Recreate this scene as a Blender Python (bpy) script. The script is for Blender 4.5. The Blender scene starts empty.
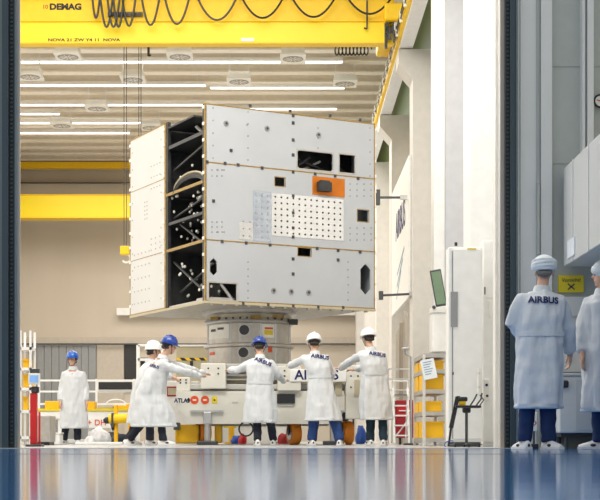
import bpy, bmesh, math, random
from mathutils import Vector, Matrix, noise
from mathutils.bvhtree import BVHTree
R = math.radians
random.seed(7)
S = bpy.context.scene
COL = S.collection

# ------------------------------------------------------------------ camera
F, VX, HY, CH = 1414.0, 287.0, 439.0, 0.10
cam_d = bpy.data.cameras.new('camera'); cam = bpy.data.objects.new('camera', cam_d); COL.objects.link(cam)
cam.location = (0, 0, CH); cam.rotation_euler = (R(90), 0, 0)
cam_d.sensor_width = 36; cam_d.lens = F*36/600
cam_d.shift_x = (300-VX)/600; cam_d.shift_y = (HY-250)/600
cam_d.clip_end = 300
S.camera = cam
# ------------------------------------------------------------------ world, lights, exposure
w = bpy.data.worlds.new('world'); S.world = w; w.use_nodes = True
bg = w.node_tree.nodes['Background']; bg.inputs[0].default_value = (0.91, 0.93, 0.92, 1); bg.inputs[1].default_value = 0.62
S.view_settings.view_transform = 'Standard'; S.view_settings.look = 'None'
S.view_settings.exposure = 0.28; S.view_settings.gamma = 1; S.view_settings.use_curve_mapping = False

def area(name, loc, sx, sy, power, col=(1, 1, 1), rot=(0, 0, 0)):
    l = bpy.data.lights.new(name, 'AREA'); l.shape = 'RECTANGLE'; l.size = sx; l.size_y = sy; l.energy = power; l.color = col
    o = bpy.data.objects.new(name, l); COL.objects.link(o); o.location = loc; o.rotation_euler = rot
    return o
area('hall_light_near', (-2.0, 16.6, 11.5), 8, 2.2, 950, (1, .97, .92), (R(25), 0, 0))
area('hall_light_middle', (-4, 25.5, 11.7), 12, 7, 600, (1, .97, .92))
area('hall_light_far', (-4.5, 47, 11.3), 13, 16, 2400, (1, .96, .90))
area('hall_side_fill', (-11.7, 30, 5.5), 8, 22, 480, (1, .98, .95), (0, R(-90), R(0)))  # unseen fill added to brighten the satellite's left side, no windows there
area('anteroom_light', (1.0, 9.5, 5.2), 7, 4, 70, (1, .98, .95), (R(-20), 0, 0))

# ------------------------------------------------------------------ materials
def mat(name, col, rough=.5, metal=0, var=0.04, nscale=6, bump=0, bscale=40, emit=0, coat=0, spec=None, stretch=None):
    m = bpy.data.materials.new(name); m.use_nodes = True
    nt = m.node_tree; p = nt.nodes['Principled BSDF']
    p.inputs['Roughness'].default_value = rough; p.inputs['Metallic'].default_value = metal
    if coat: p.inputs['Coat Weight'].default_value = coat
    if spec is not None: p.inputs['Specular IOR Level'].default_value = spec
    tc = nt.nodes.new('ShaderNodeTexCoord'); src = tc.outputs['Object']
    if stretch:
        mp = nt.nodes.new('ShaderNodeMapping'); mp.inputs['Scale'].default_value = stretch
        nt.links.new(src, mp.inputs[0]); src = mp.outputs[0]
    n = nt.nodes.new('ShaderNodeTexNoise'); n.inputs['Scale'].default_value = nscale; n.inputs['Detail'].default_value = 4
    nt.links.new(src, n.inputs['Vector'])
    cr = nt.nodes.new('ShaderNodeValToRGB')
    a = [max(0, c*(1-var)) for c in col]; b = [min(1, c*(1+var)) for c in col]
    cr.color_ramp.elements[0].color = (*a, 1); cr.color_ramp.elements[1].color = (*b, 1)
    cr.color_ramp.elements[0].position = .3; cr.color_ramp.elements[1].position = .7
    nt.links.new(n.outputs['Fac'], cr.inputs[0]); nt.links.new(cr.outputs[0], p.inputs['Base Color'])
    if bump:
        n2 = nt.nodes.new('ShaderNodeTexNoise'); n2.inputs['Scale'].default_value = bscale
        nt.links.new(src, n2.inputs['Vector'])
        bp = nt.nodes.new('ShaderNodeBump'); bp.inputs['Strength'].default_value = bump; bp.inputs['Distance'].default_value = .01
        nt.links.new(n2.outputs['Fac'], bp.inputs['Height']); nt.links.new(bp.outputs[0], p.inputs['Normal'])
    if emit:
        p.inputs['Emission Color'].default_value = (*col, 1); p.inputs['Emission Strength'].default_value = emit
    return m
def srgb(r, g, b):
    f = lambda c: (c/255/12.92) if c/255 <= .04045 else ((c/255+.055)/1.055)**2.4
    return (f(r), f(g), f(b))
M = dict(
 white=mat('white_paint', (.88, .88, .86), .45), white2=mat('warm_white_paint', (.80, .78, .74), .5),
 pier=mat('pier_plaster', (.66, .64, .60), .6), pgrey=mat('pier_grey_face', (.56, .57, .60), .6),
 wallback=mat('back_wall_cladding', srgb(206, 195, 179), .6, stretch=(1, 1, .15), nscale=.8, var=.03),
 wallgrey=mat('grey_wall_panel', srgb(150, 152, 154), .5), beige=mat('beige_panel', srgb(196, 186, 172), .6),
 green=mat('olive_green_wall', srgb(50, 74, 14), .6), roof=mat('roof_deck', srgb(232, 222, 204), .7), beam=mat('roof_beam', srgb(240, 231, 216), .6),
 beamd=mat('beam_flange_brown', srgb(150, 130, 105), .7),  # plain brown for the service beam flange
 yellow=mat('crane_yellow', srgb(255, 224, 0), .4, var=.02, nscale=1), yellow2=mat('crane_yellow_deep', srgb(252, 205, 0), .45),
 ylw=mat('bin_yellow', srgb(248, 190, 5), .45), orange=mat('orange_polyurethane', srgb(222, 130, 20), .45),
 ylab=mat('yellow_label', srgb(230, 205, 40), .5),
 black=mat('black_rubber', (.015, .015, .018), .55), blk=mat('black_paint', (.02, .02, .024), .4), dgrey=mat('dark_grey_metal', (.08, .085, .09), .45, .4),
 jamb=mat('slate_door_edge', srgb(56, 72, 78), .45), jamb2=mat('door_rack_dark', (.012, .018, .022), .5), jamb3=mat('pale_door_edge', srgb(110, 124, 128), .4),
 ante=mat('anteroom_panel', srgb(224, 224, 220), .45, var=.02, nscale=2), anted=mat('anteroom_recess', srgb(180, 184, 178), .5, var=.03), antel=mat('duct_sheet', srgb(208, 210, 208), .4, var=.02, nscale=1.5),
 steel=mat('brushed_steel', (.55, .55, .55), .32, .85, var=.08), alu=mat('dull_aluminium', (.50, .475, .44), .42, .55, var=.12, nscale=8),
 light=mat('lamp_tube', (1, .98, .94), .5, emit=1.7), vent=mat('diffuser_plate', (.85, .84, .80), .5), ventg=mat('diffuser_grille', (.36, .33, .30), .5),
 sat=mat('satellite_panel', srgb(184, 188, 193), .42, .1, var=.035, nscale=1.2), satl=mat('satellite_white_panel', srgb(212, 212, 210), .45, var=.02, nscale=2),
 gold=mat('amber_tape', srgb(158, 128, 62), .4, .35, var=.25, nscale=20), dark=mat('carbon_structure', (.035, .036, .038), .45, .1, var=.4), dark2=mat('carbon_strut', (.045, .048, .052), .4, .3),
 copper=mat('copper_patch', srgb(200, 112, 18), .35, .3, var=.12, nscale=5), mirror=mat('optical_reflector', (.78, .80, .83), .12, .75, var=.03, nscale=3), mirrorb=mat('optical_reflector_blue', (.50, .56, .66), .2, .6, var=.1, nscale=8),
 wdot=mat('white_insert', (.85, .84, .78), .5), ddot=mat('dark_insert', (.05, .05, .055), .5), gdot=mat('grey_insert', (.30, .30, .31), .4, .4),
 trol=mat('trolley_cream_paint', srgb(222, 220, 210), .45, var=.02), trol2=mat('trolley_grey_paint', srgb(186, 186, 180), .5),
 coat=mat('lab_coat_cotton', srgb(212, 216, 220), .85, var=.03, nscale=5, bump=.7, bscale=14, stretch=(2.2, 2.2, .5)),
 skin=mat('skin', srgb(214, 170, 145), .55, var=.06), hairb=mat('dark_hair', (.03, .022, .018), .6, var=.3, nscale=60), hairg=mat('grey_hair', srgb(120, 116, 108), .7, var=.25, nscale=60),
 hblue=mat('helmet_blue', srgb(10, 92, 188), .28, coat=.4), hblue2=mat('helmet_dark_blue', srgb(12, 58, 148), .3, coat=.4), hwhite=mat('helmet_white', (.86, .86, .86), .3, coat=.3), cap=mat('white_cap_cloth', srgb(222, 228, 230), .85, bump=.5, bscale=26),
 navy=mat('navy_trousers', srgb(24, 30, 46), .85, var=.2), jean=mat('blue_denim', srgb(32, 62, 118), .85, var=.15, nscale=10), jean2=mat('dark_denim', srgb(18, 44, 88), .85, var=.2, nscale=10), teal=mat('dark_teal_trousers', srgb(20, 46, 62), .85, var=.2),
 shoe=mat('white_shoe', (.78, .78, .78), .5), sole=mat('dark_sole', (.03, .03, .035), .6), eye=mat('eye_dark', (.02, .015, .012), .2),
 logo=mat('navy_lettering', srgb(10, 26, 90), .6), logol=mat('pale_blue_lettering', srgb(110, 150, 175), .5), blkt=mat('black_lettering', (.02, .02, .02), .6), red=mat('signal_red', srgb(200, 24, 30), .4), redl=mat('dark_red_plastic', srgb(160, 20, 34), .5), oran=mat('orange_red_print', srgb(220, 80, 30), .5),
 screen=mat('blue_screen', srgb(110, 150, 200), .3, emit=.5, var=.2), paper=mat('paper', (.82, .86, .9), .7), dgreen=mat('dark_green_screen', srgb(118, 142, 116), .35, var=.08), blue=mat('blue_plastic', srgb(30, 80, 170), .5), wrap=mat('plastic_wrap', (.72, .72, .74), .35, var=.2, nscale=12, bump=.8, bscale=12), tan=mat('kraft_tan', srgb(168, 156, 140), .7),
 hallfloor=mat('hall_floor_screed', srgb(176, 178, 180), .25, var=.03, nscale=.6), ply=mat('beige_plate', srgb(188, 178, 150), .5), rope=mat('steel_rope', (.12, .11, .10), .5, .6),
)
# blue epoxy floor
m = mat('blue_epoxy_floor', srgb(52, 118, 182), .09, var=.06, nscale=.35, spec=.4, coat=0); M['floor'] = m
nt = m.node_tree; p = nt.nodes['Principled BSDF']
tc = nt.nodes.new('ShaderNodeTexCoord'); n = nt.nodes.new('ShaderNodeTexNoise'); n.inputs['Scale'].default_value = 1.1; n.inputs['Detail'].default_value = 3
nt.links.new(tc.outputs['Object'], n.inputs['Vector'])
b = nt.nodes.new('ShaderNodeBump'); b.inputs['Strength'].default_value = .06; b.inputs['Distance'].default_value = .02
nt.links.new(n.outputs['Fac'], b.inputs['Height']); nt.links.new(b.outputs[0], p.inputs['Normal'])
# hazard stripes
m = mat('hazard_stripes', (1, .7, 0), .5); M['hazard'] = m; nt = m.node_tree; p = nt.nodes['Principled BSDF']
tc = nt.nodes.new('ShaderNodeTexCoord'); wv = nt.nodes.new('ShaderNodeTexWave'); wv.bands_direction = 'DIAGONAL'; wv.inputs['Scale'].default_value = 3
cr = nt.nodes.new('ShaderNodeValToRGB'); cr.color_ramp.interpolation = 'CONSTANT'; cr.color_ramp.elements[0].color = (.02, .02, .02, 1); cr.color_ramp.elements[1].color = (.9, .6, .02, 1); cr.color_ramp.elements[1].position = .5
nt.links.new(tc.outputs['Object'], wv.inputs[0]); nt.links.new(wv.outputs['Fac'], cr.inputs[0]); nt.links.new(cr.outputs[0], p.inputs['Base Color'])

# ------------------------------------------------------------------ helpers
def W(px, py, Y): return Vector(((px-VX)*Y/F, Y, CH+(HY-py)*Y/F))
def origin_of(o):
    v = Vector((0, 0, 0))
    while o is not None: v += o.location; o = o.parent
    return v
def tag(o, label=None, cat=None, group=None, kind=None):
    if label: o['label'] = label
    if cat: o['category'] = cat
    if group: o['group'] = group
    if kind: o['kind'] = kind
    return o
def thing(name, label, cat, loc=(0, 0, 0), group=None, rz=0):
    o = bpy.data.objects.new(name, None); COL.objects.link(o); o.location = loc; o.rotation_euler = (0, 0, rz); o.empty_display_size = .1
    return tag(o, label, cat, group)
def link_mesh(name, me, m, parent=None, smooth=False, ang=None):
    me.materials.clear(); me.materials.append(m)
    for p_ in me.polygons: p_.use_smooth = smooth
    o = bpy.data.objects.new(name, me); COL.objects.link(o)
    if parent is not None: o.parent = parent
    return o
class MB:
    def __init__(s): s.b = bmesh.new()
    def hexa(s, P):
        v = [s.b.verts.new(p_) for p_ in P]
        for f in ((0, 1, 2, 3), (7, 6, 5, 4), (0, 4, 5, 1), (1, 5, 6, 2), (2, 6, 7, 3), (3, 7, 4, 0)): s.b.faces.new([v[i] for i in f])
        return s
    def box(s, x0, x1, y0, y1, z0, z1):
        return s.hexa([(x0, y0, z0), (x0, y1, z0), (x1, y1, z0), (x1, y0, z0), (x0, y0, z1), (x0, y1, z1), (x1, y1, z1), (x1, y0, z1)])
    def bev(s, x0, x1, y0, y1, z0, z1, r=.02, seg=2):
        t = bmesh.new(); q = MB.__new__(MB); q.b = t; q.box(x0, x1, y0, y1, z0, z1)
        bmesh.ops.bevel(t, geom=t.edges[:], offset=r, segments=seg, affect='EDGES', profile=.5)
        s.add(t); return s
    def add(s, t, mx=None):
        if mx is not None: bmesh.ops.transform(t, matrix=mx, verts=t.verts)
        me = bpy.data.meshes.new('t'); t.to_mesh(me); t.free(); s.b.from_mesh(me); bpy.data.meshes.remove(me); return s
    def bar(s, p0, p1, wd, ht=None, up=(0, 0, 1)):
        ht = ht or wd; p0 = Vector(p0); p1 = Vector(p1); d = (p1-p0).normalized(); up = Vector(up)
        if abs(d.dot(up)) > .98: up = Vector((0, 1, 0))
        r = d.cross(up).normalized()*wd/2; u = r.cross(d).normalized()*ht/2
        return s.hexa([p0-r-u, p0+r-u, p0+r+u, p0-r+u, p1-r-u, p1+r-u, p1+r+u, p1-r+u])
    def tube(s, pts, rad, n=10, cap=True):
        pts = [Vector(p_) for p_ in pts]; k = len(pts)
        if not isinstance(rad, (list, tuple)): rad = [rad]*k
        rings = []; prev = None
        for i, p_ in enumerate(pts):
            d = (pts[min(i+1, k-1)]-pts[max(i-1, 0)]).normalized()
            if prev is None:
                a = Vector((0, 0, 1)) if abs(d.z) < .9 else Vector((0, 1, 0)); u = d.cross(a).normalized()
            else: u = (prev-d*prev.dot(d)).normalized()
            prev = u; v = d.cross(u)
            rings.append([s.b.verts.new(p_+(u*math.cos(2*math.pi*j/n)+v*math.sin(2*math.pi*j/n))*rad[i]) for j in range(n)])
        for a, b_ in zip(rings, rings[1:]):
            for j in range(n): s.b.faces.new((a[j], a[(j+1) % n], b_[(j+1) % n], b_[j]))
        if cap: s.b.faces.new(rings[0][::-1]); s.b.faces.new(rings[-1])
        return s
    def rings(s, R_, cap=True):
        rr = [[s.b.verts.new(p_) for p_ in r] for r in R_]; n = len(rr[0])
        for a, b_ in zip(rr, rr[1:]):
            for j in range(n): s.b.faces.new((a[j], a[(j+1) % n], b_[(j+1) % n], b_[j]))
        if cap: s.b.faces.new(rr[0][::-1]); s.b.faces.new(rr[-1])
        return s
    def lathe(s, c, prof, n=48, cap=True):   # prof: (r, z)
        c = Vector(c)
        return s.rings([[c+Vector((r*math.cos(2*math.pi*j/n), r*math.sin(2*math.pi*j/n), z)) for j in range(n)] for r, z in prof], cap)
    def ball(s, c, rx, ry=None, rz=None, rot=None, seg=16):
        t = bmesh.new(); bmesh.ops.create_uvsphere(t, u_segments=seg, v_segments=max(6, seg*3//4), radius=1)
        mx = Matrix.Diagonal((rx, ry or rx, rz or rx, 1))
        if rot is not None: mx = rot.to_4x4() @ mx
        s.add(t, Matrix.Translation(Vector(c)) @ mx); return s
    def prism(s, poly, y0, y1):              # poly in (x, z)
        a = [s.b.verts.new((x, y0, z)) for x, z in poly]; b_ = [s.b.verts.new((x, y1, z)) for x, z in poly]; n = len(poly)
        s.b.faces.new(a); s.b.faces.new(b_[::-1])
        for j in range(n): s.b.faces.new((a[j], b_[j], b_[(j+1) % n], a[(j+1) % n]))
        return s
    def build(s, name, m, parent=None, smooth=False, local=False, loc=None):
        bmesh.ops.recalc_face_normals(s.b, faces=s.b.faces)
        me = bpy.data.meshes.new(name)
        off = Vector((0, 0, 0))
        if parent is not None and not local: off = origin_of(parent)
        elif parent is None and not local:
            xs = [v.co for v in s.b.verts]
            off = Vector(((min(v.x for v in xs)+max(v.x for v in xs))/2, (min(v.y for v in xs)+max(v.y for v in xs))/2, min(v.z for v in xs)))
        for v in s.b.verts: v.co -= off
        s.b.to_mesh(me); s.b.free()
        o = link_mesh(name, me, m, parent, smooth)
        if parent is None and not local: o.location = off
        if smooth: 
            try: me.set_sharp_from_angle(angle=R(50))
            except Exception: pass
        return o
def scatter(name, m, parent, proto, pts, local=True, smooth=False):
    me = None; out = []
    for p_ in pts:
        o = bpy.data.objects.new(name, me) if me else proto.build(name, m, parent, smooth, local=True)
        if me: COL.objects.link(o); o.parent = parent
        me = o.data; o.location = Vector(p_) if local else Vector(p_)-origin_of(parent); out.append(o)
    return out
def struct(name, mb, m): return tag(mb.build(name, m), kind='structure')
def dup(root, loc, label=None, group=None):
    r = root.copy(); COL.objects.link(r); r.location = loc
    if label: r['label'] = label
    if group: r['group'] = group
    for ch in list(root.children):
        c = ch.copy(); COL.objects.link(c); c.parent = r
        for g in ch.children: d = g.copy(); COL.objects.link(d); d.parent = c
    return r
def evaluated(o):
    bpy.context.view_layer.update()
    dg = bpy.context.evaluated_depsgraph_get()
    return bpy.data.meshes.new_from_object(o.evaluated_get(dg))
def remesh(mb, voxel=.01, smooth=4):
    me = bpy.data.meshes.new('tmp'); mb.b.to_mesh(me); mb.b.free()
    o = bpy.data.objects.new('tmp', me); COL.objects.link(o)
    md = o.modifiers.new('r', 'REMESH'); md.mode = 'VOXEL'; md.voxel_size = voxel
    if smooth: sm = o.modifiers.new('s', 'SMOOTH'); sm.iterations = smooth; sm.factor = .5
    e = evaluated(o); bpy.data.objects.remove(o); bpy.data.meshes.remove(me); return e
def shift_mesh(me, off):
    me.transform(Matrix.Translation(-off)); return me
def text_data(txt, size, bold=.012, extrude=.002, spacing=1.0):
    c = bpy.data.curves.new('t', 'FONT'); c.body = txt; c.size = size; c.offset = bold*size; c.extrude = extrude; c.align_x = 'CENTER'; c.align_y = 'CENTER'; c.space_character = spacing
    c.resolution_u = 3
    o = bpy.data.objects.new('t', c); COL.objects.link(o); e = evaluated(o); bpy.data.objects.remove(o); bpy.data.curves.remove(c)
    return e
def text(name, txt, size, m, mx, parent, bold=.012, extrude=.002, sx=1, local=False, spacing=1.0):
    me = text_data(txt, size, bold, extrude, spacing); me.transform(mx @ Matrix.Diagonal((sx, 1, 1, 1)))
    if not local: shift_mesh(me, origin_of(parent))
    return link_mesh(name, me, m, parent)
FACE = Matrix(((1, 0, 0, 0), (0, 0, -1, 0), (0, 1, 0, 0), (0, 0, 0, 1)))   # text plane -> faces the hall door (-Y)
def T(v): return Matrix.Translation(Vector(v))

# ------------------------------------------------------------------ room shell
DY = 15.0     # doorway
struct('floor', MB().box(-6, 6, -4, DY-.12, -.2, 0), M['floor'])
struct('floor_hall', MB().box(-12, 4.2, DY-.12, 62.3, -.2, 0), M['hallfloor'])
mb = MB().box(-3.1, 2.45, DY-.16, DY-.04, 0, .006); struct('trim_1', mb, M['steel'])
struct('trim_2', MB().box(-6, 6, 9.35, 9.42, 0, .0012), M['dgrey'])
struct('wall_back', MB().box(-12, 4.2, 62, 62.3, 0, 13), M['wallback'])
struct('wall_left', MB().box(-12.3, -12, 15.3, 62.3, 0, 13), M['wallback'])
struct('wall_right', MB().box(3.75, 4.05, 15.3, 62, 0, 13), M['white2'])
struct('trim_3', MB().box(3.70, 3.75, 20.2, 62, 8.6, 13), M['green'])
struct('ceiling', MB().box(-12.3, 4.2, 15.2, 62.3, 12.6, 12.8), M['roof'])
struct('wall_front', MB().box(-12.3, -3.12, DY, 15.3, 0, 13).box(-3.12, 2.6, DY, 15.3, 8.5, 13).box(2.6, 4.2, DY+.05, 15.3, 5.4, 13), M['white2'])
# roof beams
Y = 41.0; i = 0
while Y < 62:
    struct('trim_%d' % (10+i), MB().box(-12, 3.7, Y, Y+.22, 12.15, 12.6).box(-12, 3.7, Y-.09, Y+.31, 12.09, 12.15), M['beam']); Y += 1.32; i += 1
# back wall features
bw = lambda x0, x1, y0, y1, d=.12, Y=62: (W(x0, 0, Y).x, W(x1, 0, Y).x, Y-d, Y, W(0, y1, Y).z, W(0, y0, Y).z)
struct('trim_30', MB().box(-12, 3.7, 61.8, 62, 4.28, 4.55), M['beige'])
mb = MB()
for k in range(9):
    x0 = W(30+k*7.4, 0, 61.9).x; mb.box(x0, x0+.3, 61.82, 61.95, 0, 4.2)
struct('trim_31', mb, M['wallgrey'])
struct('door_1', MB().box(W(30, 0, 61.9).x, W(96, 0, 61.9).x, 61.88, 61.97, 0, 4.25), M['wallgrey'])
struct('door_2', MB().box(*bw(97, 124, 345, 446, .08)), M['beige'])
struct('door_3', MB().box(*bw(124.5, 137, 344, 392, .1)), M['blk'])
mb = MB().box(W(20, 0, 61.7).x, 3.7, 61.62, 61.72, 4.22, 4.27); struct('trim_32', mb, M['dgrey'])
struct('trim_33', MB().box(*bw(118, 366, 309, 316, .5, 61.9)), M['white'])
struct('trim_34', MB().box(-12, 3.6, 61.8, 61.95, W(0, 183.4, 61.9).z, W(0, 182.6, 61.9).z), M['dgrey'])
struct('trim_35', MB().box(W(371, 0, 61.5).x, W(376, 0, 61.5).x, 61.3, 61.9, 0, 9), M['pier'])
# piers on the right side of the hall
for k, Y in enumerate((26.0, 32.6, 39.25, 45.9, 52.55, 59.2)):
    zc = 9.09
    poly = [(2.905, 0), (3.75, 0), (3.75, zc), (2.58, zc), (2.58, zc-.31), (2.905, zc-.68)]
    struct('trim_%d' % (40+k), MB().prism(poly, Y, Y+.9), M['pier'])
struct('trim_50', MB().box(2.70, 2.90, 26.0, 26.5, 0, 13), M['white'])
struct('trim_51', MB().box(2.91, 3.42, 25.93, 26.0, 0, 12.6), M['pgrey'])
struct('trim_52', MB().box(2.52, 3.75, 19.4, 20.2, 0, 13), M['white'])
struct('trim_53', MB().box(2.535, 2.575, 17.2, 17.4, 0, 9), M['white2'])
struct('trim_54', MB().box(2.27, 2.32, DY+.05, DY+.12, 0, 8.5), M['beige'])
# sliding door edges (jambs) either side of the opening
def jamb(n, xs):
    for i, (a, b_, m_, y0, y1) in enumerate(xs):
        struct('door_%d' % (n+i), MB().box(W(a, 0, DY).x, W(b_, 0, DY).x, y0, y1, 0, 8.5), M[m_])
jamb(4, [(-14, 4, 'jamb3', DY-.03, DY+.2), (3.5, 9.5, 'jamb', DY-.08, DY+.2), (9.5, 15, 'jamb2', DY-.02, DY+.08), (15, 17, 'jamb3', DY-.02, DY+.05), (17, 19.5, 'beige', DY+.02, DY+.05)])
jamb(10, [(505, 509.5, 'jamb2', DY-.02, DY+.2), (509.5, 515, 'jamb', DY-.08, DY+.2), (515, 516.5, 'jamb3', DY-.1, DY+.2)])
mb = MB()
for s_, px in ((1, 507.5), (-1, 12)):
    x = W(px, 0, DY).x
    z = .05
    while z < 6.5: mb.box(x-.012, x+.012, DY-.035, DY-.02, z, z+.02); z += .045
struct('trim_60', mb, M['jamb'])
# anteroom right-hand wall
X = lambda px, Y=DY: W(px, 0, Y).x
struct('wall_right_front', MB().box(X(516.5), X(540), DY-.02, DY+.2, 0, 5.4), M['ante'])
mb = MB().box(X(519.5), X(520.2), DY-.03, DY, 0, 5.4).box(X(536), X(536.7), DY-.04, DY, 0, 5.4).box(X(538.6), X(539.2), DY-.045, DY, 0, 5.4)
mb.bar((X(536.7), DY-.09, 2.8), (X(536.7), DY-.09, 2.05), .02)
struct('trim_61', mb, M['anted'])
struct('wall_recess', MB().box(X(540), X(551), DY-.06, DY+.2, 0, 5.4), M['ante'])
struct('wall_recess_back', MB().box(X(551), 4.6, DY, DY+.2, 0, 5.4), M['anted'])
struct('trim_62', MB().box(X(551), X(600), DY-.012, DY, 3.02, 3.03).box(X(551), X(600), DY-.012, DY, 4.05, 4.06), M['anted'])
struct('trim_63', MB().box(X(580), X(583), DY-.12, DY, 2.95, 5.4).box(X(584.5), X(590.5), DY-.16, DY, 2.95, 5.4), M['ante'])
struct('wall_side', MB().box(4.3, 4.6, -4, DY, 0, 5.4), M['ante'])

# ------------------------------------------------------------------ ceiling lamps and diffusers
def strip(x0, x1, y, Z=11.95, label=''):
    Yd = (Z-CH)*F/(HY-y)
    a = W(x0, 0, Yd).x; b_ = W(x1, 0, Yd).x
    t = thing('strip_light', label, 'ceiling light', ((a+b_)/2, Yd, Z), 'strip lights under the roof beams')
    MB().box(a, b_, Yd-.07, Yd+.07, Z+.03, Z+.145).build('housing', M['vent'], t)
    MB().box(a+.02, b_-.02, Yd-.055, Yd+.055, Z-.01, Z+.03).build('diffuser', M['light'], t)
    for q in (a+.3, b_-.3): MB().bar((q, Yd, Z+.145), (q, Yd, 12.6), .03).build('hanger', M['vent'], t)
strip(20, 343, 62.5, label='long white strip light highest in view, just below the yellow crane girder')
strip(20, 206, 86, label='left strip light of the second row below the crane, over the doorway')
strip(210, 345, 88.5, label='right strip light of the second row below the crane')
strip(20, 205, 105.5, label='left strip light of the third row, ending near the satellite top')
strip(208, 337, 109.5, label='strip light just above the top edge of the satellite')
strip(20, 60, 114.5, label='short strip light ending at the left door edge')
strip(20, 142, 123.5, label='strip light ending against the upper left of the satellite')
strip(20, 130, 133.5, label='lowest full strip light left of the satellite')
vents = [(68, 57, 'above'), (180, 57, ''), (293, 59, ''), (30, 77, ''), (133, 80, ''), (239, 82, ''), (345, 84, ''), (97, 109, ''), (62, 126, ''), (151, 128, '')]
vl = ['square ceiling diffuser under the crane lettering at the far left', 'ceiling diffuser under the crane, second from the left in the top row', 'ceiling diffuser under the crane, rightmost of the top row',
 'ceiling diffuser of the second row beside the left door edge', 'ceiling diffuser crossed by the crane ropes', 'ceiling diffuser above the top left corner of the satellite, second row', 'ceiling diffuser of the second row nearest the right wall',
 'ceiling diffuser of the third row left of the crane ropes', 'lowest ceiling diffuser, left of the crane ropes', 'lowest ceiling diffuser, just left of the satellite top']
v0 = None
for (px, py, _), lb in zip(vents, vl):
    Yd = (11.45-CH)*F/(HY-py); c = W(px, py, Yd); c.z = 11.45
    if v0 is None:
        v0 = thing('ceiling_diffuser', lb, 'air vent', c, 'square air diffusers on the roof')
        MB().box(c.x-.38, c.x+.38, Yd-.48, Yd+.48, c.z, c.z+.07).build('plate', M['vent'], v0)
        MB().box(c.x-.34, c.x+.34, Yd-.3, Yd+.3, c.z+.07, c.z+.26).build('duct_box', M['vent'], v0)
        MB().bar((c.x-.3, Yd, c.z+.26), (c.x-.3, Yd, 12.6), .03).build('hanger', M['vent'], v0); MB().bar((c.x+.3, Yd, c.z+.26), (c.x+.3, Yd, 12.6), .03).build('hanger', M['vent'], v0)
        mb = MB().lathe((c.x, Yd, c.z-.012), [(.31, 0), (.31, .014)], 32); mb.build('grille', M['ventg'], v0)
        mb = MB()
        for k in range(10):
            a = k*math.pi/5; mb.bar((c.x+.05*math.cos(a), Yd+.05*math.sin(a), c.z-.014), (c.x+.26*math.cos(a), Yd+.26*math.sin(a), c.z-.014), .02, .012)
        mb.build('vanes', M['vent'], v0)
    else: dup(v0, c, lb)

# ------------------------------------------------------------------ runway beam + cranes
t = thing('crane_runway_beam', 'pale runway beam with yellow edge running along the right hall wall', 'crane rail', (2.75, 20.5, 9.1))
MB().box(2.60, 2.9, 20.4, 61.5, 9.12, 9.55).build('beam', M['white'], t)
MB().box(2.52, 2.6, 20.4, 61.5, 9.2, 9.5).build('safety_strip', M['yellow2'], t)
MB().box(2.47, 2.50, 20.4, 61.5, 9.28, 9.31).box(2.47, 2.5, 20.4, 61.5, 9.40, 9.42).build('conductor_rail', M['dgrey'], t)
scatter('bracket', M['wdot'], t, MB().box(-.05, .05, 0, .06, 0, .24), [(2.51, 21+1.1*k, 9.22) for k in range(36)], False)
t = thing('overhead_crane', 'bright yellow double girder overhead crane crossing the top of the hall', 'crane', (-4.5, 33, 9.5)); CR = t
Y1 = 32.3
z1 = CH+(HY-42.5)*Y1/F
Y2 = Y1+1.5; z2 = z1+.6
MB().box(-11.8, 2.45, Y1, Y1+.25, z1, z1+1.5).build('girder', M['yellow'], t)
MB().box(-11.8, 2.45, Y2, Y2+.4, z2, z2+1.5).build('girder', M['yellow'], t)
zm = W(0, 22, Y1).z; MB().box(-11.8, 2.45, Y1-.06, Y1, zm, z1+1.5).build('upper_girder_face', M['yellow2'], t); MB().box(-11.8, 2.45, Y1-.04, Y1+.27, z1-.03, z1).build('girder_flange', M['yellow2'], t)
MB().box(-11.8, 2.40, Y2-.08, Y2+.02, z2-.02, z2+.05).build('girder_flange', M['yellow'], t)
c = W(400, 36, Y2)
MB().bev(2.2, 2.72, Y1-.4, Y2+1.2, 9.55, 9.95, .04).build('end_carriage', M['yellow2'], t)
MB().bev(W(393, 0, Y1).x, W(401, 0, Y1).x, Y1-.3, Y1, W(0, 34, Y1).z, W(0, 18, Y1).z, .02).build('motor', M['alu'], t)
mb = MB()
for k in range(5):
    q = [W(385+random.random()*14, 20+random.random()*24, Y1-.25) for _ in range(4)]; mb.tube(q, .02, 6)
mb.build('hose', M['dgrey'], t)
MB().box(W(384.5, 0, Y1).x, W(387, 0, Y1).x, Y1-.15, Y1, W(0, 49, Y1).z, W(0, 20, Y1).z).build('cable_post', M['blk'], t)
# festoon cables
xs = [(92, 100, 18), (100, 113, 27), (107, 120, 27), (113, 124, 27), (122, 136, 26), (141, 160, 25), (164, 190, 24), (196, 238, 20), (240, 285, 18), (290, 337, 17), (345, 394, 14)]
for a, b_, lo in xs:
    pts = []
    for i in range(17):
        u = i/16; pts.append(W(a+(b_-a)*u, -6+(lo+6)*(1-(2*u-1)**2), Y1-.32))
    MB().tube(pts, .024, 6).build('festoon_cable', M['blk'], t, True)
MB().box(-11.8, 2.3, Y1-.40, Y1-.28, W(0, -4, Y1).z, W(0, -8, Y1).z).build('festoon_rail', M['steel'], t)
mb = MB()
for i in range(26): x = W(108+i*1.35, 0, Y1-.1).x; mb.box(x, x+.018, Y1-.14, Y1-.06, W(0, 18, Y1).z, W(0, 13.5, Y1).z)
mb.build('cooling_grille', M['dark2'], t)
pts = []
for i in range(200):
    u = i/199; a = u*2*math.pi*9; pts.append(W(336+33*u+2.6*math.cos(a), 49.5+5.5*math.sin(a), Y2-.2))
MB().tube(pts, .018, 5).build('coiled_cable', M['blk'], t, True)
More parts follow.
